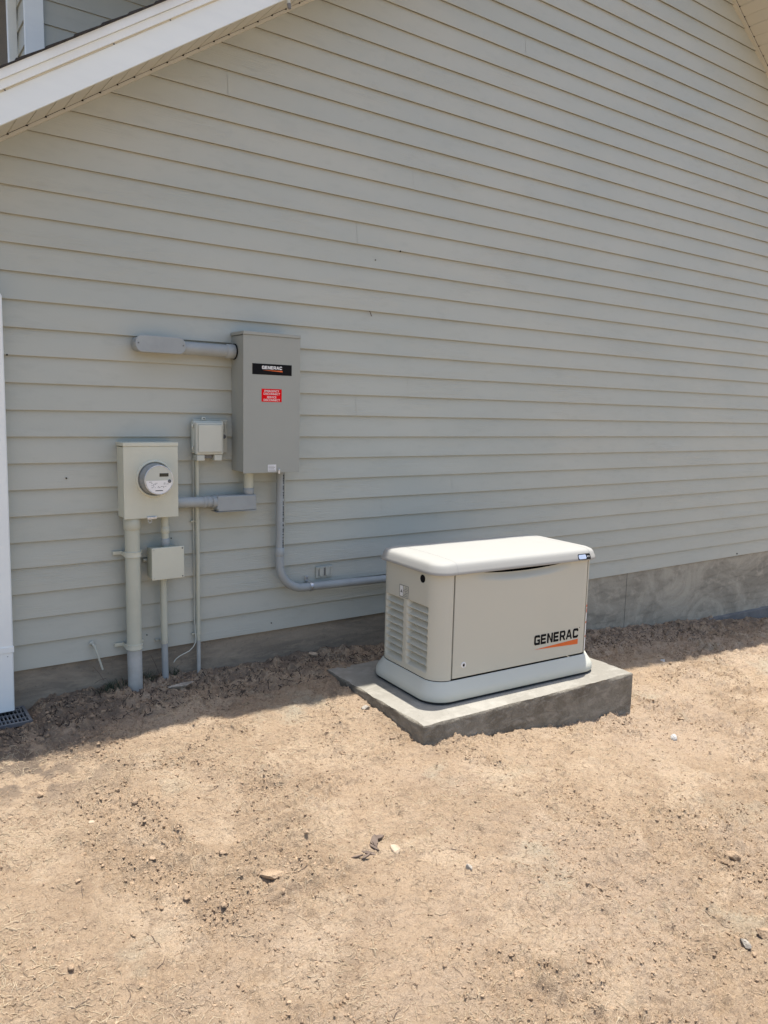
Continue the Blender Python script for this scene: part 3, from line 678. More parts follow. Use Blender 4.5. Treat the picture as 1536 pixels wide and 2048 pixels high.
mb = MB(); mb.tube([(1.367, JY, .402), (1.3685, JY, .04)], .0175, 24); mb.build('pipe', 'painted_pipe', jb)
mb = MB(); mb.tube([(1.3685, JY, .0395), (1.3715, JY, -.28)], .0175, 24); mb.build('bare_pipe', 'pvc', jb, label='unpainted grey lower end of the pipe')
mb = MB(); strap(mb, 1.3685, JY, .052, .0178, .018, .012, .012, .002); mb.build('strap', 'paint', jb)

# ------------------------------------------------------------------ thin pipe with cable
tp = thing('thin_conduit', 'thin painted conduit with a cable beside it, running from the telecom box into the soil', 'conduit', (1.567, -.02, -.2))
mb = MB(); mb.tube([(1.568, -.024, 1.018), (1.5685, -.024, .02)], .0108, 18); mb.build('pipe', 'painted_pipe', tp)
mb = MB(); mb.tube([(1.5685, -.024, .0195), (1.569, -.024, -.28)], .0108, 18); mb.build('bare_pipe', 'pvc_dirty', tp, label='unpainted grey lower end')
for z in (.686, .056):
    mb = MB(); strap(mb, 1.568, -.024, z, .011, .02, .002, .01, .002); mb.build('strap', 'painted_pipe', tp)
mb = MB(); mb.tube([(1.5515, -.012, 1.03), (1.552, -.009, .8), (1.551, -.009, .6), (1.5525, -.009, .35), (1.5505, -.012, .15), (1.553, -.018, .06), (1.55, -.035, .035)], .0028, 8)
cable_pts = [Vector(p) for p in ((1.55, -.035, .035), (1.545, -.04, .015), (1.53, -.043, -.008), (1.508, -.045, -.026), (1.48, -.045, -.036), (1.452, -.043, -.047), (1.432, -.04, -.062), (1.42, -.04, -.078))]
mb.tube(cable_pts, .0026, 8); mb.build('cable', 'nid', tp)

# ------------------------------------------------------------------ conduit from meter to panel
mp_ = thing('conduit_fitting', 'grey conduit with an elbow box joining the meter to the underside of the tall panel', 'conduit fitting', (1.62, -.06, .79))
HY = -.068
mb = MB(); mb.tube([(1.4265, HY, .8005), (1.60, HY, .796)], .0285, 30); mb.build('pipe', 'pvc', mp_)
mb = MB(); mb.collar((1.578, HY, .7965), (1.600, HY, .796), .0315); mb.collar((1.6005, HY, .796), (1.630, HY, .7955), .0300, .0015); mb.collar((1.6305, HY, .795), (1.657, HY, .7945), .0325); mb.build('coupling', 'pvc', mp_)
mb = MB(); mb.prism([(1.652, .757), (1.662, .742), (1.880, .7415), (1.885, .747), (1.885, .822), (1.880, .827), (1.668, .828), (1.655, .822)], 'y', -.098, -.02, .007, 3); mb.build('body', 'pvc', mp_)
mb = MB(); mb.prism([(1.650, .7385), (1.886, .7385), (1.887, .741), (1.650, .741)], 'y', -.101, -.02, .001, 1); mb.build('cover', 'pvc', mp_)
mb = MB(); mb.tube([(1.852, -.062, .82), (1.852, -.062, .958)], .0265, 28); mb.build('nipple', 'painted_pipe', mp_)
mb = MB(); mb.collar((1.852, -.062, .826), (1.852, -.062, .862), .030); mb.build('collar', 'pvc', mp_)

# ------------------------------------------------------------------ conduit from panel to generator
gc = thing('generator_conduit', 'grey conduit dropping from the tall panel and bending along the wall towards the generator', 'conduit', (2.06, -.05, .25))
mb = MB(); mb.tube([(2.0555, -.05, .955), (2.055, -.05, .48)], .0230, 28); mb.build('pipe', 'pvc', gc, label='vertical run with a row of printed marks')
mb = MB(); rnd = random.Random(5); z = .93
while z > .51:
    l = rnd.choice((.003, .005, .004, .007, .009)); 
    if rnd.random() < .8:
        a = math.radians(-64)
        mb.box(2.0553 + .0232 * math.cos(a) - .0028, 2.0553 + .0232 * math.cos(a) + .0028, -.05 + .0232 * math.sin(a) - .0012, -.05 + .0232 * math.sin(a) + .003, z - l, z)
    z -= l + .0025
mb.build('print', 'black', gc)
mb = MB(); mb.collar((2.055, -.05, .455), (2.055, -.05, .505), .0268); mb.build('coupling', 'pvc', gc)
pts = [(2.055, -.05, .46)]; R_ = .158
pts.append((2.055, -.05, .42))
for k in range(0, 17):
    a = math.pi / 2 * k / 16; pts.append((2.055 + R_ - R_ * math.cos(a), -.05, .408 - R_ * math.sin(a)))
pts += [(2.33, -.05, .2485), (3.02, -.05, .232)]
for k in range(1, 9):
    a = math.pi / 2 * k / 8; pts.append((3.02 + .1 * math.sin(a), -.05, .132 + .1 * math.cos(a)))
pts.append((3.12, -.05, -.40))
mb = MB(); mb.tube(pts, .0245, 28); mb.build('pipe', 'pvc', gc, label='long bend and horizontal run')
mb = MB(); n = 14; cx, cz = 2.262, .2495
ring = [(cx, -.05 - .0262 * math.sin(a), cz + .0262 * math.cos(a)) for a in [math.pi * k / n for k in range(n + 1)]]
bm = mb.bm; prev = None
for k, p in enumerate(ring):
    o_ = [bm.verts.new((p[0] - .009, p[1], p[2])), bm.verts.new((p[0] + .009, p[1], p[2])), bm.verts.new((p[0] + .009, -.05 + (p[1] + .05) * 1.08, cz + (p[2] - cz) * 1.08)), bm.verts.new((p[0] - .009, -.05 + (p[1] + .05) * 1.08, cz + (p[2] - cz) * 1.08))]
    if prev:
        for h in range(4): bm.faces.new((prev[h], o_[h], o_[(h + 1) % 4], prev[(h + 1) % 4]))
    else: bm.faces.new(o_)
    prev = o_
mb.box(cx - .009, cx + .009, -.052, -.004, cz + .026, cz + .0285); mb.box(cx - .011, cx + .009, -.008, -.002, cz + .0285, cz + .056, .002)
mb.disc((cx - .001, -.008, cz + .045), (0, -1, 0), .0055, .003, 12); mb.collar((cx, -.0775, cz - .004), (cx, -.0775, cz + .012), .004, .001, 8)
mb.build('clamp', 'silver', gc)
mb = MB(); mb.tube([(2.097, -.03, .955), (2.0965, -.03, .70), (2.094, -.028, .46)], .0028, 8); mb.build('cable', 'nid', gc)

# ------------------------------------------------------------------ small wall vent plate
vp = thing('vent_plate', 'small painted wall plate with two moulded tongues, above the horizontal conduit', 'wall plate', (2.383, -.005, .316))
mb = MB(); mb.box(2.327, 2.441, -.006, .004, .283, .353, .002); pl = mb.build('plate', 'siding', vp)
for x in (2.349, 2.392):
    mb = MB(); mb.prism([(x, .346), (x, .300), (x + .006, .294), (x + .022, .294), (x + .029, .300), (x + .029, .346)], 'y', -.013, -.0062, .002); mb.build('tongue', 'siding', pl)
mb = MB(); mb.prism([(2.329, .3515), (2.439, .3515), (2.432, .3395), (2.424, .3475), (2.344, .3475), (2.338, .3385)], 'y', -.0145, -.0132, 0)
mb.build('lip', 'siding', pl)
mb = MB(); mb.box(2.3795, 2.3905, -.0068, -.0061, .296, .345); mb.build('slot', 'iron', pl)
mb = MB(); mb.box(2.3435, 2.3475, -.0068, -.0061, .298, .337); mb.build('slot', 'iron', pl)
mb = MB(); mb.box(2.4225, 2.4265, -.0068, -.0061, .298, .337); mb.build('slot', 'iron', pl)

# stub tube sticking out of the siding
st = thing('stub_pipe', 'thin pale bent tube coming out of the lowest siding board over the weeds', 'pipe', (1.01, -.01, .075))
mb = MB(); mb.tube([(1.004, .006, .083), (1.005, -.012, .084), (1.012, -.024, .073), (1.03, -.033, .005), (1.045, -.038, -.052)], .0062, 12, True, [.007, .0068, .0064, .0058, .0052]); mb.build('tube', 'paint', st)
mb = MB(); lathe_y(mb, 1.004, .083, [(.002, .013), (-.003, .012), (-.004, .0075)], 14); mb.build('caulk_ring', 'paint', st)
# cable end at the rake
ce = thing('cable_end', 'short pale rod with a dark tip hanging in front of the rake soffit', 'cable', (1.945, -.35, 3.3))
mb = MB(); mb.tube([(1.885, -.345, 3.56), (1.905, -.345, 3.46), (1.923, -.345, 3.35), (1.9345, -.345, 3.285)], .0085, 12); mb.build('rod', 'nid', ce)
mb = MB(); mb.tube([(1.9346, -.345, 3.2845), (1.939, -.345, 3.262)], .0098, 12, True, [.0098, .0075]); mb.build('tip', 'iron', ce)
mb = MB(); mb.box(1.87, 1.90, -.356, -.331, 3.548, 3.565); mb.build('bracket', 'silver', ce)

# ------------------------------------------------------------------ concrete pad
pad = thing('concrete_pad', 'low rough-edged concrete pad under the generator, grey sides and pale sunlit top', 'concrete pad', (PAD['x'], PAD['y'], -.5), rz=PAD['rot'])
ztop = PAD['top'] + .5
def rngnoise(t, s, sc): return float(vn(np.array([t * sc]), np.array([s * 3.7]), 200 + s)[0]) - .5
def padring(z, off, wz=0, dm=0):
    L, Wd = PAD['L'], PAD['W']; pts = []; n1 = 150; n2 = 100
    for side, n in ((0, n1), (1, n2), (2, n1), (3, n2)):
        for k in range(n):
            t = k / n; fd = min(1, k / 3, (n - k) / 3); d = dm + (off(side, t) - dm) * fd
            zz = z + (wz(side, t) * fd if wz else 0); e = dm * (2 * t - 1)
            if side == 0: p = (L * t + e, -d)
            elif side == 1: p = (L + d, Wd * t + e)
            elif side == 2: p = (L * (1 - t) - e, Wd + d)
            else: p = (-d, Wd * (1 - t) - e)
            pts.append((p[0], p[1], zz))
    return pts
mb = MB(); bm = mb.bm
wav = lambda s, t, a, sc, q=0: a * (rngnoise(t, s + q, sc) + .5 * rngnoise(t, s + q + 9, sc * 3) + .35 * rngnoise(t, s + q + 19, sc * 9))
levels = [(0.0, lambda s, t: wav(s, t, .006, 6, 4)), (.10, lambda s, t: wav(s, t, .008, 5, 3)), (.20, lambda s, t: wav(s, t, .007, 6, 2)), (ztop - .06, lambda s, t: wav(s, t, .006, 7, 1)), (ztop - .012, lambda s, t: wav(s, t, .008, 11, 0)),
          (ztop - .004, lambda s, t: -.001 + wav(s, t, .008, 11, 0)), (ztop, lambda s, t: -.005 + wav(s, t, .014, 13, 0))]
rings = []
for li, (z, of) in enumerate(levels):
    wz = (lambda s, t: min(.0, wav(s, t, .012, 10, 30)) if li in (4, 5) else 0) if li in (4, 5) else None
    rings.append([bm.verts.new(p) for p in padring(z, of, wz, -.005 if li == 6 else (-.001 if li == 5 else 0))])
N_ = len(rings[0])
for a, b in zip(rings, rings[1:]):
    for k in range(N_): bm.faces.new((a[k], a[(k + 1) % N_], b[(k + 1) % N_], b[k])).smooth = True
me = bpy.data.meshes.new('slab'); bm.to_mesh(me); 
top = MB(); tb = top.bm
cen = [rings[-1]]
r0 = [tb.verts.new(v.co) for v in rings[-1]]
c_ = Vector((PAD['L'] / 2, PAD['W'] / 2, ztop + .001)); prev = r0
for sc in (.97, .8, .5, .2):
    r = [tb.verts.new(c_ + (Vector(v.co) - c_) * sc) for v in r0]
    for v in r: v.co.z = ztop
    for k in range(N_): tb.faces.new((prev[k], prev[(k + 1) % N_], r[(k + 1) % N_], r[k]))
    prev = r
tb.faces.new(prev)
bm.free()
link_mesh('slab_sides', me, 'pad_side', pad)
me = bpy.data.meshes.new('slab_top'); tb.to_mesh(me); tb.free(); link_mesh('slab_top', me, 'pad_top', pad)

# ------------------------------------------------------------------ generator (local coordinates, x along its length, y depth, z up)
gen = thing('standby_generator', 'large beige standby generator with a white lid on the concrete pad', 'generator', (2.380, -1.089, PAD['top'] + .0025), rz=-.055); gen.scale = (1.0065, 1, 1)
def ring_pts(x0, x1, y0, y1, r, step=.004, arcn=28):
    """closed loop: list of (x, y, nx, ny) starting on the front at x0+r, going +x"""
    out = []
    def seg(a, b, nrm):
        n = max(2, int(round(math.dist(a, b) / step)))
        for k in range(n): t = k / n; out.append((a[0] + (b[0] - a[0]) * t, a[1] + (b[1] - a[1]) * t, nrm[0], nrm[1]))
    def arc(cx, cy, a0):
        for k in range(arcn): a = a0 + math.pi / 2 * k / arcn; out.append((cx + r * math.cos(a), cy + r * math.sin(a), math.cos(a), math.sin(a)))
    seg((x0 + r, y0), (x1 - r, y0), (0, -1)); arc(x1 - r, y0 + r, -math.pi / 2)
    seg((x1, y0 + r), (x1, y1 - r), (1, 0)); arc(x1 - r, y1 - r, 0)
    seg((x1 - r, y1), (x0 + r, y1), (0, 1)); arc(x0 + r, y1 - r, math.pi / 2)
    seg((x0, y1 - r), (x0, y0 + r), (-1, 0)); arc(x0 + r, y0 + r, math.pi)
    return out
BX0, BX1, BY0, BY1, BR = .042, 1.176, .042, .598, .098
ring0 = ring_pts(BX0, BX1, BY0, BY1, BR, .006)
ZB, ZT = .112, .69
def louver(y, z):
    d = 0.0; sh = 0
    for (ya, yb, z_hi, cnt) in ((.345, .525, .488, 9), (.118, .312, .496, 9)):
        if ya < y < yb:
            m_ = min(1, (y - ya) / .020, (yb - y) / .020); m_ = m_ * m_ * (3 - 2 * m_)
            p = .0393; q = (z_hi - z) / p
            if 0 <= q < cnt:
                f = q - math.floor(q)
                prof = min(1, f / .10) * (1 - max(0, (f - .10) / .90) ** .9) if f < 1 else 0
                prof = prof if f > 0 else 0
                d = m_ * prof * .046
    return d
def front_scoop(x, z):
    """hand recess: the door's top edge dips in the middle under the lid"""
    if not (.27 < x < .97): return 0
    t = (x - .62) / .35; c = max(0, 1 - t * t) ** .8; edge = ZT - .012 - .030 * c
    d = .020 * c * float(sstep(edge - .045, edge, z)); 
    return d
def door_edge(x):
    t = (x - .62) / .35
    return ZT if abs(t) > 1 else ZT - .012 - .030 * max(0, 1 - t * t) ** .8
zs = [ZB + (ZT - ZB) * k / 230 for k in range(231)]
def shell(pts, zs_, disp, inset=0):
    bm = bmesh.new(); rows = []
    for z in zs_:
        row = []
        for (x, y, nx_, ny_) in pts:
            d = disp(x, y, nx_, ny_, z) + inset; row.append(bm.verts.new((x - nx_ * d, y - ny_ * d, z)))
        rows.append(row)
    return bm, rows
def in_door(p): return p[1] < BY0 + .012 and .152 <= p[0] <= 1.1105 and p[3] < -.8
door_pts = [p for p in ring0 if in_door(p)]
door_pts.sort(key=lambda p: p[0])
# body: everything but the door, as an open strip that starts right of the door and ends left of it
i0 = max(i for i, p in enumerate(ring0) if in_door(p) and p[0] > .5)
rest = ring0[i0 + 1:] + ring0[:i0 + 1]
rest = [p for p in rest if not in_door(p)]
def bdisp(x, y, nx_, ny_, z): return louver(y, z) if nx_ < -.98 else 0
bm, rows = shell(rest, zs, bdisp)
for a, b in zip(rows, rows[1:]):
    for k in range(len(rest) - 1): bm.faces.new((a[k], a[k + 1], b[k + 1], b[k])).smooth = True
for row in (rows,):   # returned edges at the door opening
    for idx in (0, -1):
        e = [bm.verts.new((r[idx].co.x, r[idx].co.y + .025, r[idx].co.z)) for r in row]
        for k in range(len(e) - 1): bm.faces.new((row[k][idx], row[k + 1][idx], e[k + 1], e[k]))
me = bpy.data.meshes.new('enclosure'); bmesh.ops.recalc_face_normals(bm, faces=bm.faces[:]); bm.to_mesh(me); bm.free(); body = link_mesh('enclosure', me, 'gen_body', gen)
bm, rows = shell(door_pts, [z for z in zs if z > ZB + .003], lambda x, y, a, b, z: front_scoop(x, z))
for row in rows:
    for v in row: v.co.z = min(v.co.z, door_edge(v.co.x))
for a, b in zip(rows, rows[1:]):
    for k in range(len(door_pts) - 1):
        if b[k].co.z - a[k].co.z > 1e-5 or b[k + 1].co.z - a[k + 1].co.z > 1e-5: bm.faces.new((a[k], a[k + 1], b[k + 1], b[k])).smooth = True
for idx in (0, -1):
    e = [bm.verts.new((r[idx].co.x, r[idx].co.y + .02, r[idx].co.z)) for r in rows]
    for k in range(len(e) - 1): bm.faces.new((rows[k][idx], rows[k + 1][idx], e[k + 1], e[k]))
e = [bm.verts.new((v.co.x, v.co.y + .02, v.co.z)) for v in rows[0]]
for k in range(len(e) - 1): bm.faces.new((rows[0][k], rows[0][k + 1], e[k + 1], e[k]))
# leave a 4 mm gap on both sides by narrowing the door a little
for v in bm.verts: v.co.x = .6312 + (v.co.x - .6312) * .9955
me = bpy.data.meshes.new('door'); bmesh.ops.recalc_face_normals(bm, faces=bm.faces[:]); bm.to_mesh(me); bm.free(); door = link_mesh('door', me, 'gen_body', gen)
mb = MB(); mb.box(.12, 1.14, BY0 + .074, BY0 + .09, ZB - .02, ZT); me = bpy.data.meshes.new('inner_frame'); mb.bm.to_mesh(me); mb.bm.free(); link_mesh('inner_frame', me, 'dark', gen)
def loft(levels, mt, name, cap_top=True, cap_bot=False, step=.03, arcn=14, parent=None, smooth=True):
    bm = bmesh.new(); rows = []
    for (z, o, r, *e) in levels:
        zz = e[0] if e else 0
        pts = ring_pts_n(-o + BX0, BX1 + o, BY0 - o, BY1 + o, max(.01, r), arcn)
        rows.append([bm.verts.new((p[0], p[1], z)) for p in pts])
    for a, b in zip(rows, rows[1:]):
        n = len(a)
        for k in range(n): bm.faces.new((a[k], a[(k + 1) % n], b[(k + 1) % n], b[k])).smooth = smooth
    if cap_top: bm.faces.new(rows[-1])
    if cap_bot: bm.faces.new(rows[0][::-1])
    bmesh.ops.recalc_face_normals(bm, faces=bm.faces[:])
    me = bpy.data.meshes.new(name); bm.to_mesh(me); bm.free(); return link_mesh(name, me, mt, parent)
def ring_pts_n(x0, x1, y0, y1, r, arcn):
    out = []
    for cx, cy, a0, (sx, sy, ex, ey) in ((x1 - r, y0 + r, -90, (x0 + r, y0, x1 - r, y0)), (x1 - r, y1 - r, 0, (x1, y0 + r, x1, y1 - r)), (x0 + r, y1 - r, 90, (x1 - r, y1, x0 + r, y1)), (x0 + r, y0 + r, 180, (x0, y1 - r, x0, y0 + r))):
        for k in range(24): out.append((sx + (ex - sx) * k / 24, sy + (ey - sy) * k / 24))
        for k in range(arcn): a = math.radians(a0 + 90 * k / arcn); out.append((cx + r * math.cos(a), cy + r * math.sin(a)))
    return out
# base: flared skirt
loft([(.104, -.004, .096), (.1085, .0015, .099), (.1085, .004, .101), (.100, .009, .105), (.080, .021, .113), (.062, .033, .122), (.048, .0395, .128), (.036, .042, .130), (.018, .0425, .130), (.013, .040, .128)], 'gen_base', 'base', cap_top=False, cap_bot=False, parent=gen)
loft([(0, .033, .12), (.0135, .033, .12)], 'rubber', 'foot_strip', cap_top=True, cap_bot=True, parent=gen, smooth=False)
# lid: sloped skirt and softly rounded top
lid = loft([(.690, -.006, .092), (.6745, -.004, .094), (.6715, .010, .087), (.6725, .0200, .094), (.6755, .0215, .095), (.690, .0168, .091), (.706, .0110, .087), (.717, .0065, .084), (.7245, .0015, .082), (.7300, -.0055, .095), (.7335, -.0140, .089), (.7355, -.025, .082), (.7365, -.040, .074), (.7385, -.09, .06), (.7405, -.15, .045), (.7415, -.20, .03)], 'gen_lid', 'lid', parent=gen)
# end-cap seams of the lid: fine grooves drawn as thin dark lips round the skirt
def lid_seam(x):
    prof = [(.0204, .6725), (.0219, .6755), (.0172, .690), (.0114, .706), (.0069, .717), (.0019, .7248), (-.0053, .7303), (-.0138, .7339), (-.025, .7359), (-.040, .7369), (-.09, .7389), (-.15, .7409), (-.20, .7419), (-.356, .7419), (-.466, .7389)]
    bm = bmesh.new()
    rr_ = []
    for o, z in prof:
        y = BY0 - o - .0004
        rr_.append((bm.verts.new((x - .0007, y, z + .0002)), bm.verts.new((x + .0007, y, z + .0002))))
    for a, b in zip(rr_, rr_[1:]): bm.faces.new((a[0], a[1], b[1], b[0]))
    me = bpy.data.meshes.new('seam'); bm.to_mesh(me); bm.free(); return link_mesh('seam', me, 'grey_face', lid)
lid_seam(.155); lid_seam(1.10)
# details on the door
def on_front(x, z, off): return (x, BY0 - off, z)
mb = MB()
def flat_y(y): return lambda u, v: (u, y, v)
wordmark('GENERAC', .716, .2145, .350, .057, flat_y(BY0 - .0009), mb)
me = bpy.data.meshes.new('lettering'); mb.bm.to_mesh(me); mb.bm.free(); link_mesh('lettering', me, 'black', door)
bm = bmesh.new(); bm.faces.new([bm.verts.new(p) for p in ((.716, BY0 - .0009, .190), (1.056, BY0 - .0009, .176), (1.056, BY0 - .0009, .2075))]); me = bpy.data.meshes.new('wedge'); bm.to_mesh(me); bm.free(); link_mesh('wedge', me, 'orange', door)
bm = bmesh.new(); bm.faces.new([bm.verts.new(p) for p in ((1.062, BY0 - .0009, .270), (1.067, BY0 - .0009, .270), (1.067, BY0 - .0009, .276), (1.062, BY0 - .0009, .276))]); me = bpy.data.meshes.new('mark'); bm.to_mesh(me); bm.free(); link_mesh('mark', me, 'black', door)
mb = MB(); lathe_y(mb, .226, .182, [(BY0 + .0005, .0165), (BY0 - .002, .0158), (BY0 - .0028, .0135), (BY0 - .0022, .012), (BY0 - .0022, 0)], 28); 
me = bpy.data.meshes.new('lock'); mb.bm.to_mesh(me); mb.bm.free(); lk = link_mesh('lock', me, 'label_white', door)
mb = MB(); lathe_y(mb, .226, .182, [(BY0 - .0023, .0065), (BY0 - .004, .006), (BY0 - .004, 0)], 16); mb.box(.2245, .2275, BY0 - .0048, BY0 - .0041, .172, .192)
me = bpy.data.meshes.new('keyway'); mb.bm.to_mesh(me); mb.bm.free(); link_mesh('keyway', me, 'black', lk)
# end panel: hole and warning label
def lathe_x(mb, cy, cz, prof, seg=28):
    bm = mb.bm; rings = []
    for x, r in prof: rings.append([bm.verts.new((x, cy + r * math.cos(2 * math.pi * k / seg), cz + r * math.sin(2 * math.pi * k / seg))) for k in range(seg)] if r > 0 else [bm.verts.new((x, cy, cz))])
    for a, b in zip(rings, rings[1:]):
        for k in range(seg): bm.faces.new((a[k], a[(k + 1) % seg], b[0]) if len(b) == 1 else (a[k], a[(k + 1) % seg], b[(k + 1) % seg], b[k]))
mb = MB(); lathe_x(mb, .172, .636, [(BX0 + .002, .0215), (BX0 - .002, .021), (BX0 - .0025, .0185), (BX0 - .0005, .018), (BX0 - .0005, 0)]); me = bpy.data.meshes.new('grommet'); mb.bm.to_mesh(me); mb.bm.free(); link_mesh('grommet', me, 'black', body)
mb = MB(); mb.box(BX0 - .0008, BX0 - .0001, .303, .385, .500, .563); me = bpy.data.meshes.new('warning_label'); mb.bm.to_mesh(me); mb.bm.free(); wl = link_mesh('warning_label', me, 'gen_body', body)
mb = MB(); mb.box(BX0 - .0014, BX0 - .0009, .353, .381, .504, .559)
me = bpy.data.meshes.new('label_field'); mb.bm.to_mesh(me); mb.bm.free(); link_mesh('label_field', me, 'label_white', wl)
mb = MB(); X_ = (BX0 - .0020, BX0 - .0015)
for b4 in ((.301, .387, .563, .565), (.301, .387, .498, .500), (.301, .303, .500, .563), (.385, .387, .500, .563), (.350, .352, .500, .563)): mb.box(*X_, *b4)
for k in range(6): mb.box(*X_, .308 + .004 * (k % 2), .346 - .006 * (k % 3), .507 + k * .0092, .5095 + k * .0092)
mb.prism([(.357, .523), (.377, .523), (.367, .541)], 'x', *X_)
me = bpy.data.meshes.new('print'); mb.bm.to_mesh(me); mb.bm.free(); link_mesh('print', me, 'iron', wl)
# stickers on the rounded right corner
ctr = (BX1 - BR, BY0 + BR)
def corner_patch(name, mt, z0, z1, a0, a1, off=.0012):
    bm = bmesh.new(); r = BR + off; prev = None
    for k in range(9):
        a = math.radians(a0 + (a1 - a0) * k / 8); p = (ctr[0] + r * math.cos(a), ctr[1] + r * math.sin(a))
        v = (bm.verts.new((*p, z0)), bm.verts.new((*p, z1)))
        if prev: bm.faces.new((prev[0], v[0], v[1], prev[1])).smooth = True
        prev = v
    me = bpy.data.meshes.new(name); bm.to_mesh(me); bm.free(); return link_mesh(name, me, mt, body)
sk = corner_patch('warning_sticker', 'label_white', .128, .398, -66, -12)
for z0, z1 in ((.384, .398), (.288, .299), (.204, .213)):
    o = corner_patch('sticker_band', 'orange', z0, z1, -66, -12, .0018); o.parent = sk
o = corner_patch('sticker_symbol', 'orange',   .352, .376, -64, -55, .0018); o.parent = sk
# status plate on the lid's front slope
def lidp(u, v, off=0):   # u along x, v 0..1 up the slope
    z = .678 + v * .034; yy = BY0 - (.0218 - v * .0145) - off
    return (u, yy, z)
def plate(name, mt, u0, u1, v0, v1, off, parent):
    bm = bmesh.new(); c = .005; cv_ = .15
    P = [(u0 + c, v0), (u1 - c, v0), (u1, v0 + cv_), (u1, v1 - cv_), (u1 - c, v1), (u0 + c, v1), (u0, v1 - cv_), (u0, v0 + cv_)]
    a = [bm.verts.new(lidp(*p, off)) for p in P]; b = [bm.verts.new(lidp(*p, off - .003)) for p in P]
    bm.faces.new(a); 
    for k in range(8): bm.faces.new((a[k], a[(k + 1) % 8], b[(k + 1) % 8], b[k]))
    bmesh.ops.recalc_face_normals(bm, faces=bm.faces[:])
    me = bpy.data.meshes.new(name); bm.to_mesh(me); bm.free(); return link_mesh(name, me, mt, parent)
pl = plate('status_plate', 'black', 1.005, 1.102, .02, .95, .0022, lid)
plate('light_field', 'lcd_blue', 1.009, 1.068, .14, .83, .0028, lid)
plate('light_mark', 'label_white', 1.076, 1.084, .35, .62, .0028, lid); plate('light_mark', 'label_white', 1.087, 1.094, .38, .62, .0028, lid)

# ------------------------------------------------------------------ stones, straw, weeds
def rock_mesh(r, sx, sy, sz, seed, sub=2, lumps=.35):
    bm = bmesh.new(); bmesh.ops.create_icosphere(bm, subdivisions=sub, radius=1); rn = random.Random(seed)
    dirs = [Vector((rn.gauss(0, 1), rn.gauss(0, 1), rn.gauss(0, 1))).normalized() for _ in range(9)]; cuts = [rn.uniform(.40, .80) for _ in dirs]
    for v in bm.verts:
        p = v.co.copy()
        for d, c in zip(dirs, cuts):
            k = p.dot(d)
            if k > c: p -= d * (k - c) * .9
        p *= 1 + lumps * .6 * (rn.random() - .5)
        v.co = Vector((p.x * sx, p.y * sy, p.z * sz)) * r
    return bm
rocks = [('stone', 'brown lopsided clod alone on the smooth dirt, far right foreground', 'clod', (2.811, -2.478), (1.25, .9, .75), .024, 'clod'),
 ('stone', 'small dark round pebble in front of the pad, near a pale flat chip', 'iron_s', (1.807, -2.037), (1, .9, .9), .013, 'rock_grey'),
 ('stone', 'pale flat stone chip beside the dark splintered bark', '', (1.622, -1.825), (1.5, .9, .5), .017, 'rock_pale'),
 ('stone', 'squat brown clod by the bottom edge right of centre', '', (1.6176, -2.488), (1.2, .9, .7), .020, 'clod'),
 ('stone', 'flat brown flake of dried soil with a dark underside, left of centre foreground', '', (1.151, -1.762), (2.0, 1.0, .45), .024, 'clod'),
 ('stone', 'light grey stone on the sunny dirt right of the pad', '', (3.700, -1.603), (1.3, .9, .7), .019, 'rock_white'),
 ('stone', 'white sliver of stone near the shadow edge behind the pad', '', (4.910, -.684), (2.0, 1.0, .4), .020, 'rock_white'),
 ('stone', 'reddish clod casting a small shadow, left below the drain grate', '', (.569, -.869), (1.1, .9, .8), .016, 'clod'),
 ('stone', 'rounded clod at the right edge of the foreground', '', (2.4535, -2.8085), (1.1, 1, .8), .026, 'clod'),
 ('stone', 'pointed clod just left of the rounded one at the right edge', '', (2.3577, -2.787), (.8, 1.2, .7), .017, 'rock_grey'),
 ('stone', 'small pale square chip on the left foreground dirt', '', (.700, -1.14), (1.1, .9, .5), .012, 'rock_pale'),
 ('stone', 'clod wedged against the left side of the concrete pad', '', (2.17, -.80), (1.1, .9, .8), .020, 'rock_grey'),
 ('stone', 'long low clod in the shade in front of the two thinner pipes', '', (1.40, -.20), (2.6, 1.0, .6), .026, 'rock_grey'),
 ('stone', 'pale lump of soil at the foundation, left of the generator', '', (2.28, -.06), (1.3, .9, .7), .022, 'rock_pale'),
 ('stone', 'brownish stone right of the pad, close to the light grey one', '', (3.98, -1.46), (1.3, 1, .7), .016, 'clod')]
for i, (nm, lab, _, (x, y), s, r, mtn) in enumerate(rocks):
    bm = rock_mesh(r * 1.2, *s, 40 + i, 3, .10); me = bpy.data.meshes.new(nm); bm.to_mesh(me); bm.free()
    o = link_mesh(nm, me, mtn); o.location = (x, y, gz(x, y) + r * s[2] * .45); o.rotation_euler = (random.uniform(-.2, .2), random.uniform(-.2, .2), random.uniform(0, 3)); tag(o, lab, 'stone', 'loose stones and clods on the dirt')
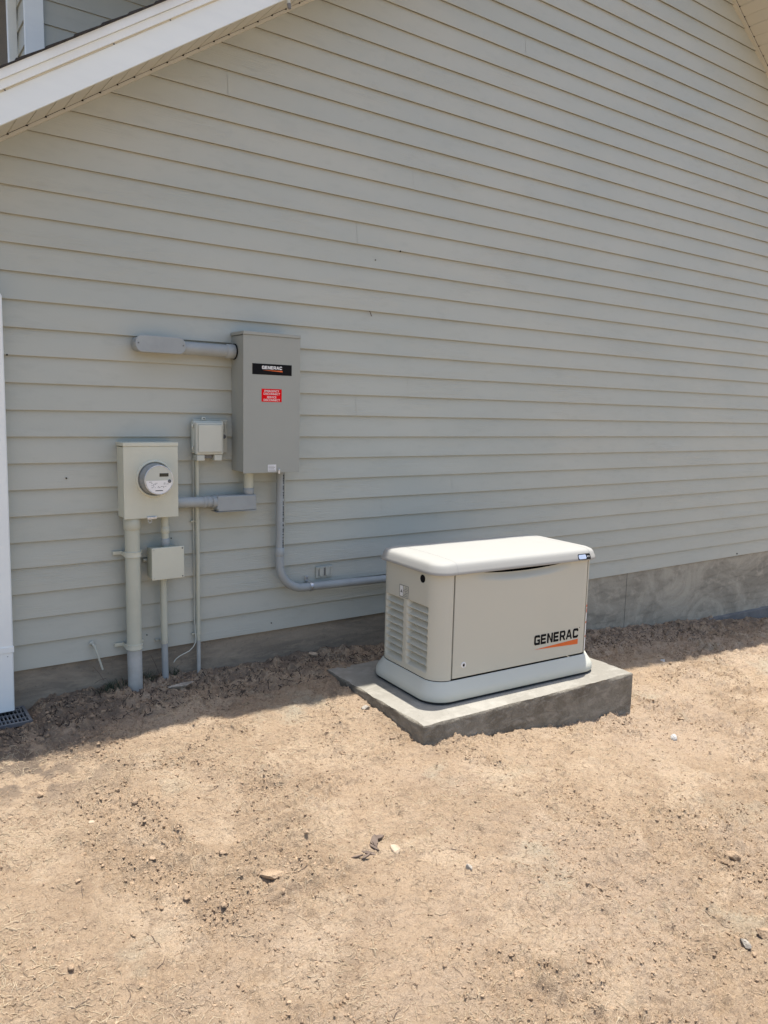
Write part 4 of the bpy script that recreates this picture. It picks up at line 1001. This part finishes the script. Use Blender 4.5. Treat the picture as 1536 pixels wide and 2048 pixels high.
# bark splinters
bk = thing('bark_piece', 'dark splinters of bark lying in the middle of the foreground dirt', 'bark', (1.53, -1.79, gz(1.53, -1.79)))
def sliver(mb, x, y, l, wd, ang, h=.006, tilt=.2):
    d = Vector((math.cos(ang), math.sin(ang), tilt * .3)); n = Vector((-d.y, d.x, 0)); c = Vector((x, y, gz(x, y) + h))
    pts = [c - d * l / 2, c - d * l * .2 + n * wd / 2, c + d * l * .3 + n * wd * .35, c + d * l / 2, c + d * l * .2 - n * wd * .4, c - d * l * .25 - n * wd / 2]
    a = [mb.bm.verts.new(p) for p in pts]; b = [mb.bm.verts.new(p + Vector((0, 0, .005))) for p in pts]
    mb.bm.faces.new(a[::-1]); mb.bm.faces.new(b)
    for k in range(6): mb.bm.faces.new((a[k], a[(k + 1) % 6], b[(k + 1) % 6], b[k]))
for k, q in enumerate(((1.532, -1.795, .085, .017, -.75), (1.556, -1.782, .06, .013, -1.5), (1.487, -1.83, .055, .010, .25), (1.452, -1.822, .045, .008, -.35), (1.583, -1.742, .06, .030, .9), (1.612, -1.728, .05, .026, -.1), (1.57, -1.765, .05, .012, 1.3))):
    mb = MB(); sliver(mb, *q, h=.004 + .004 * (k % 3), tilt=random.uniform(-.6, .8)); mb.build('splinter', 'twig', bk)
# small clods (stuff)
def scatter_rocks(n, seed, region, rmin, rmax, name, mtn, protos=8, power=3.0, need=0.0):
    rn = np.random.RandomState(seed); pv = []; pf = []
    for k in range(protos):
        bm = rock_mesh(1, 1 + .5 * rn.rand(), 1, .6 + .3 * rn.rand(), seed * 10 + k, 1 if rmax < .012 else 2, .95); bm.verts.ensure_lookup_table()
        pv.append(np.array([v.co[:] for v in bm.verts])); pf.append(np.array([[v.index for v in f.verts] for f in bm.faces])); bm.free()
    x0, x1, y0, y1 = region
    xx = x0 + (x1 - x0) * rn.rand(n * 6) ** 1.3; yy = y0 + (y1 - y0) * rn.rand(n * 6)
    Rr = roughness(xx, yy); lx, ly = pad_local(xx, yy)
    inpad = (lx > -.01) & (lx < PAD['L'] + .01) & (ly > -.01) & (ly < PAD['W'] + .01)
    drain = (xx < .69) & (yy > -.22)
    cl = sstep(.42, .62, fbm(xx * 7, yy * 7, 333, 3)); keep = (rn.rand(n * 6) < (Rr - need) * (.25 + .9 * cl) + .03) & ~inpad & ~drain; xx = xx[keep][:n]; yy = yy[keep][:n]; zz = gheight(xx, yy)
    Vs = []; Fs = []; off = 0
    for i in range(len(xx)):
        k = rn.randint(protos); r = rmin + (rmax - rmin) * rn.rand() ** power; a = rn.rand() * 6.28; c, s = math.cos(a), math.sin(a)
        v = pv[k] * r; v = np.stack([v[:, 0] * c - v[:, 1] * s + xx[i], v[:, 0] * s + v[:, 1] * c + yy[i], v[:, 2] + zz[i] + r * .02], 1)
        Vs.append(v); Fs.append(pf[k] + off); off += len(v)
    Vs = np.concatenate(Vs).astype(np.float32); Fs = np.concatenate(Fs).astype(np.int32)
    me = bpy.data.meshes.new(name); me.vertices.add(len(Vs)); me.vertices.foreach_set('co', Vs.ravel()); me.loops.add(len(Fs) * 3); me.loops.foreach_set('vertex_index', Fs.ravel())
    me.polygons.add(len(Fs)); me.polygons.foreach_set('loop_start', np.arange(len(Fs), dtype=np.int32) * 3); me.polygons.foreach_set('loop_total', np.full(len(Fs), 3, dtype=np.int32)); me.update()
    return link_mesh(name, me, mtn)
tag(scatter_rocks(42000, 3, (.15, 7.5, -3.2, -.01), .0018, .0075, 'gravel', 'clod', power=1.6), 'fine crumbs of dry soil scattered over the dirt', 'soil crumbs', kind='stuff')
tag(scatter_rocks(3200, 4, (.2, 7.5, -3.2, -.02), .004, .013, 'clods', 'clod', need=.25, power=4), 'small clods of soil scattered over the dirt', 'soil clods', kind='stuff')
tag(scatter_rocks(70, 5, (.2, 6, -3.2, -.02), .002, .007, 'pebbles', 'rock_pale'), 'pale pebbles scattered over the dirt', 'pebbles', kind='stuff')
def scatter_straw(n, seed, region, name, mtn, lmin, lmax, rad, label, cat, curl=1.3, clump=True):
    """curly flat-lying fibres that follow the ground, three sides each, built as one mesh"""
    rn = np.random.RandomState(seed); x0, x1, y0, y1 = region; m_ = n * 5
    x = x0 + (x1 - x0) * rn.rand(m_) ** 1.4; y = y0 + (y1 - y0) * rn.rand(m_); lx, ly = pad_local(x, y)
    ok = ~((lx > -.05) & (lx < PAD['L'] + .05) & (ly > -.05) & (ly < PAD['W'] + .05)) & ~((x < .72) & (y > -.26))
    if clump: ok &= rn.rand(m_) < .12 + .9 * sstep(.44, .60, fbm(x * 3.5, y * 3.5, 600 + seed, 4))
    x = x[ok][:n]; y = y[ok][:n]; k = len(x); l = lmin + (lmax - lmin) * rn.rand(k) ** 1.8; a = rn.rand(k) * 6.28; bend = (rn.rand(k) - .5) * 2 * curl
    P = []
    for q in range(6):
        P.append((x.copy(), y.copy(), a.copy())); x = x + np.cos(a) * l / 5; y = y + np.sin(a) * l / 5; a = a + bend / 5 + (rn.rand(k) - .5) * .5
    lift = (rn.rand(k) ** 2) * .006; V = []
    for q, (px, py, pa) in enumerate(P):
        z = gheight(px, np.minimum(py, -.004)) + rad * .7 + lift * math.sin(math.pi * q / 5); w_ = rad * (1 - .12 * q)
        for (sx, sz) in ((-1, 0), (0, 1.2), (1, 0)): V.append(np.stack([px - np.sin(pa) * w_ * sx, py + np.cos(pa) * w_ * sx, z + w_ * sz], 1))
    V = np.stack(V, 1).reshape(-1, 3).astype(np.float32); base = np.arange(k)[:, None] * 18; F_ = []
    for q in range(5):
        for e in range(3): F_.append(np.concatenate([base + q * 3 + e, base + q * 3 + (e + 1) % 3, base + q * 3 + 3 + (e + 1) % 3, base + q * 3 + 3 + e], 1))
    F_ = np.concatenate(F_).astype(np.int32); me = bpy.data.meshes.new(name); me.vertices.add(len(V)); me.vertices.foreach_set('co', V.ravel()); me.loops.add(len(F_) * 4); me.loops.foreach_set('vertex_index', F_.ravel())
    me.polygons.add(len(F_)); me.polygons.foreach_set('loop_start', np.arange(len(F_), dtype=np.int32) * 4); me.polygons.foreach_set('loop_total', np.full(len(F_), 4, dtype=np.int32)); me.update()
    return tag(link_mesh(name, me, mtn), label, cat, kind='stuff')
scatter_straw(9000, 8, (.2, 6.5, -3.1, -.03), 'straw', 'straw', .015, .06, .0010, 'fine bits of dry straw and rootlets lying on the dirt', 'straw', 2.2)
scatter_straw(6500, 9, (.2, 6.5, -3.1, -.03), 'rootlets', 'root', .006, .042, .00085, 'fine brown rootlets lying on the dirt', 'rootlets', 2.6)
scatter_straw(140, 10, (.2, 5.5, -3.1, -.03), 'twigs', 'twig', .03, .12, .0014, 'thin dark twigs lying on the dirt', 'twigs', 1.2, False)
scatter_straw(1200, 11, (.5, 6.5, -.40, -.02), 'litter', 'litter', .01, .045, .0032, 'dark bark and leaf litter along the foundation', 'litter', 1.5, False)
# weeds at the foundation
def weed(x, y, n, hgt, label, seed, spread=.05, dark='weed'):
    rn = random.Random(seed); z0 = gz(x, y); t = thing('weed', label, 'weed', (x, y, z0), 'weeds at the foundation')
    mb = MB(); bm = mb.bm
    for i in range(n):
        a = rn.uniform(0, 6.28); l = hgt * rn.uniform(.4, 1); ln = rn.uniform(.4, 1.2); bx = x + rn.gauss(0, spread * .5); by = min(-.012, y + rn.gauss(0, .012)); wd = rn.uniform(.0012, .0032)
        pr_ = None; sx = Vector((-math.sin(a), math.cos(a), 0))
        for k in range(5):
            t_ = k / 4; p = Vector((bx + math.cos(a) * ln * l * t_ * t_, min(.008, by + math.sin(a) * ln * l * t_ * t_ * .6), gz(bx, by) - .004 + l * t_ * (1 - .35 * t_ * ln)))
            ww = wd * (1 - t_ * .9); v = (bm.verts.new(p - sx * ww), bm.verts.new(p + sx * ww))
            if pr_: bm.faces.new((pr_[0], v[0], v[1], pr_[1]))
            pr_ = v
    mb.build('leaves', dark, t)
    return t
weed(1.085, -.035, 110, .07, 'tuft of dark weeds at the wall, just left of the fat riser pipe', 1, .07)
weed(1.285, -.03, 50, .08, 'thin weeds between the fat riser pipe and the junction box pipe', 2, .05)
weed(1.42, -.025, 22, .10, 'few thin weed stalks right of the junction box pipe', 3, .03)
mb = MB()
for (xa, za, xb, zb) in ((1.0, -.03, 1.05, -.11), (1.005, -.12, 1.06, -.10), (1.30, -.02, 1.34, -.13)): mb.tube([(xa, -.03, za), ((xa + xb) / 2, -.035, (za + zb) / 2 + .006), (xb, -.04, zb)], .0013, 6)
tag(mb.build('dead_stalks', 'twig'), 'dead stalks leaning on the foundation by the weeds', 'stalks', kind='stuff')
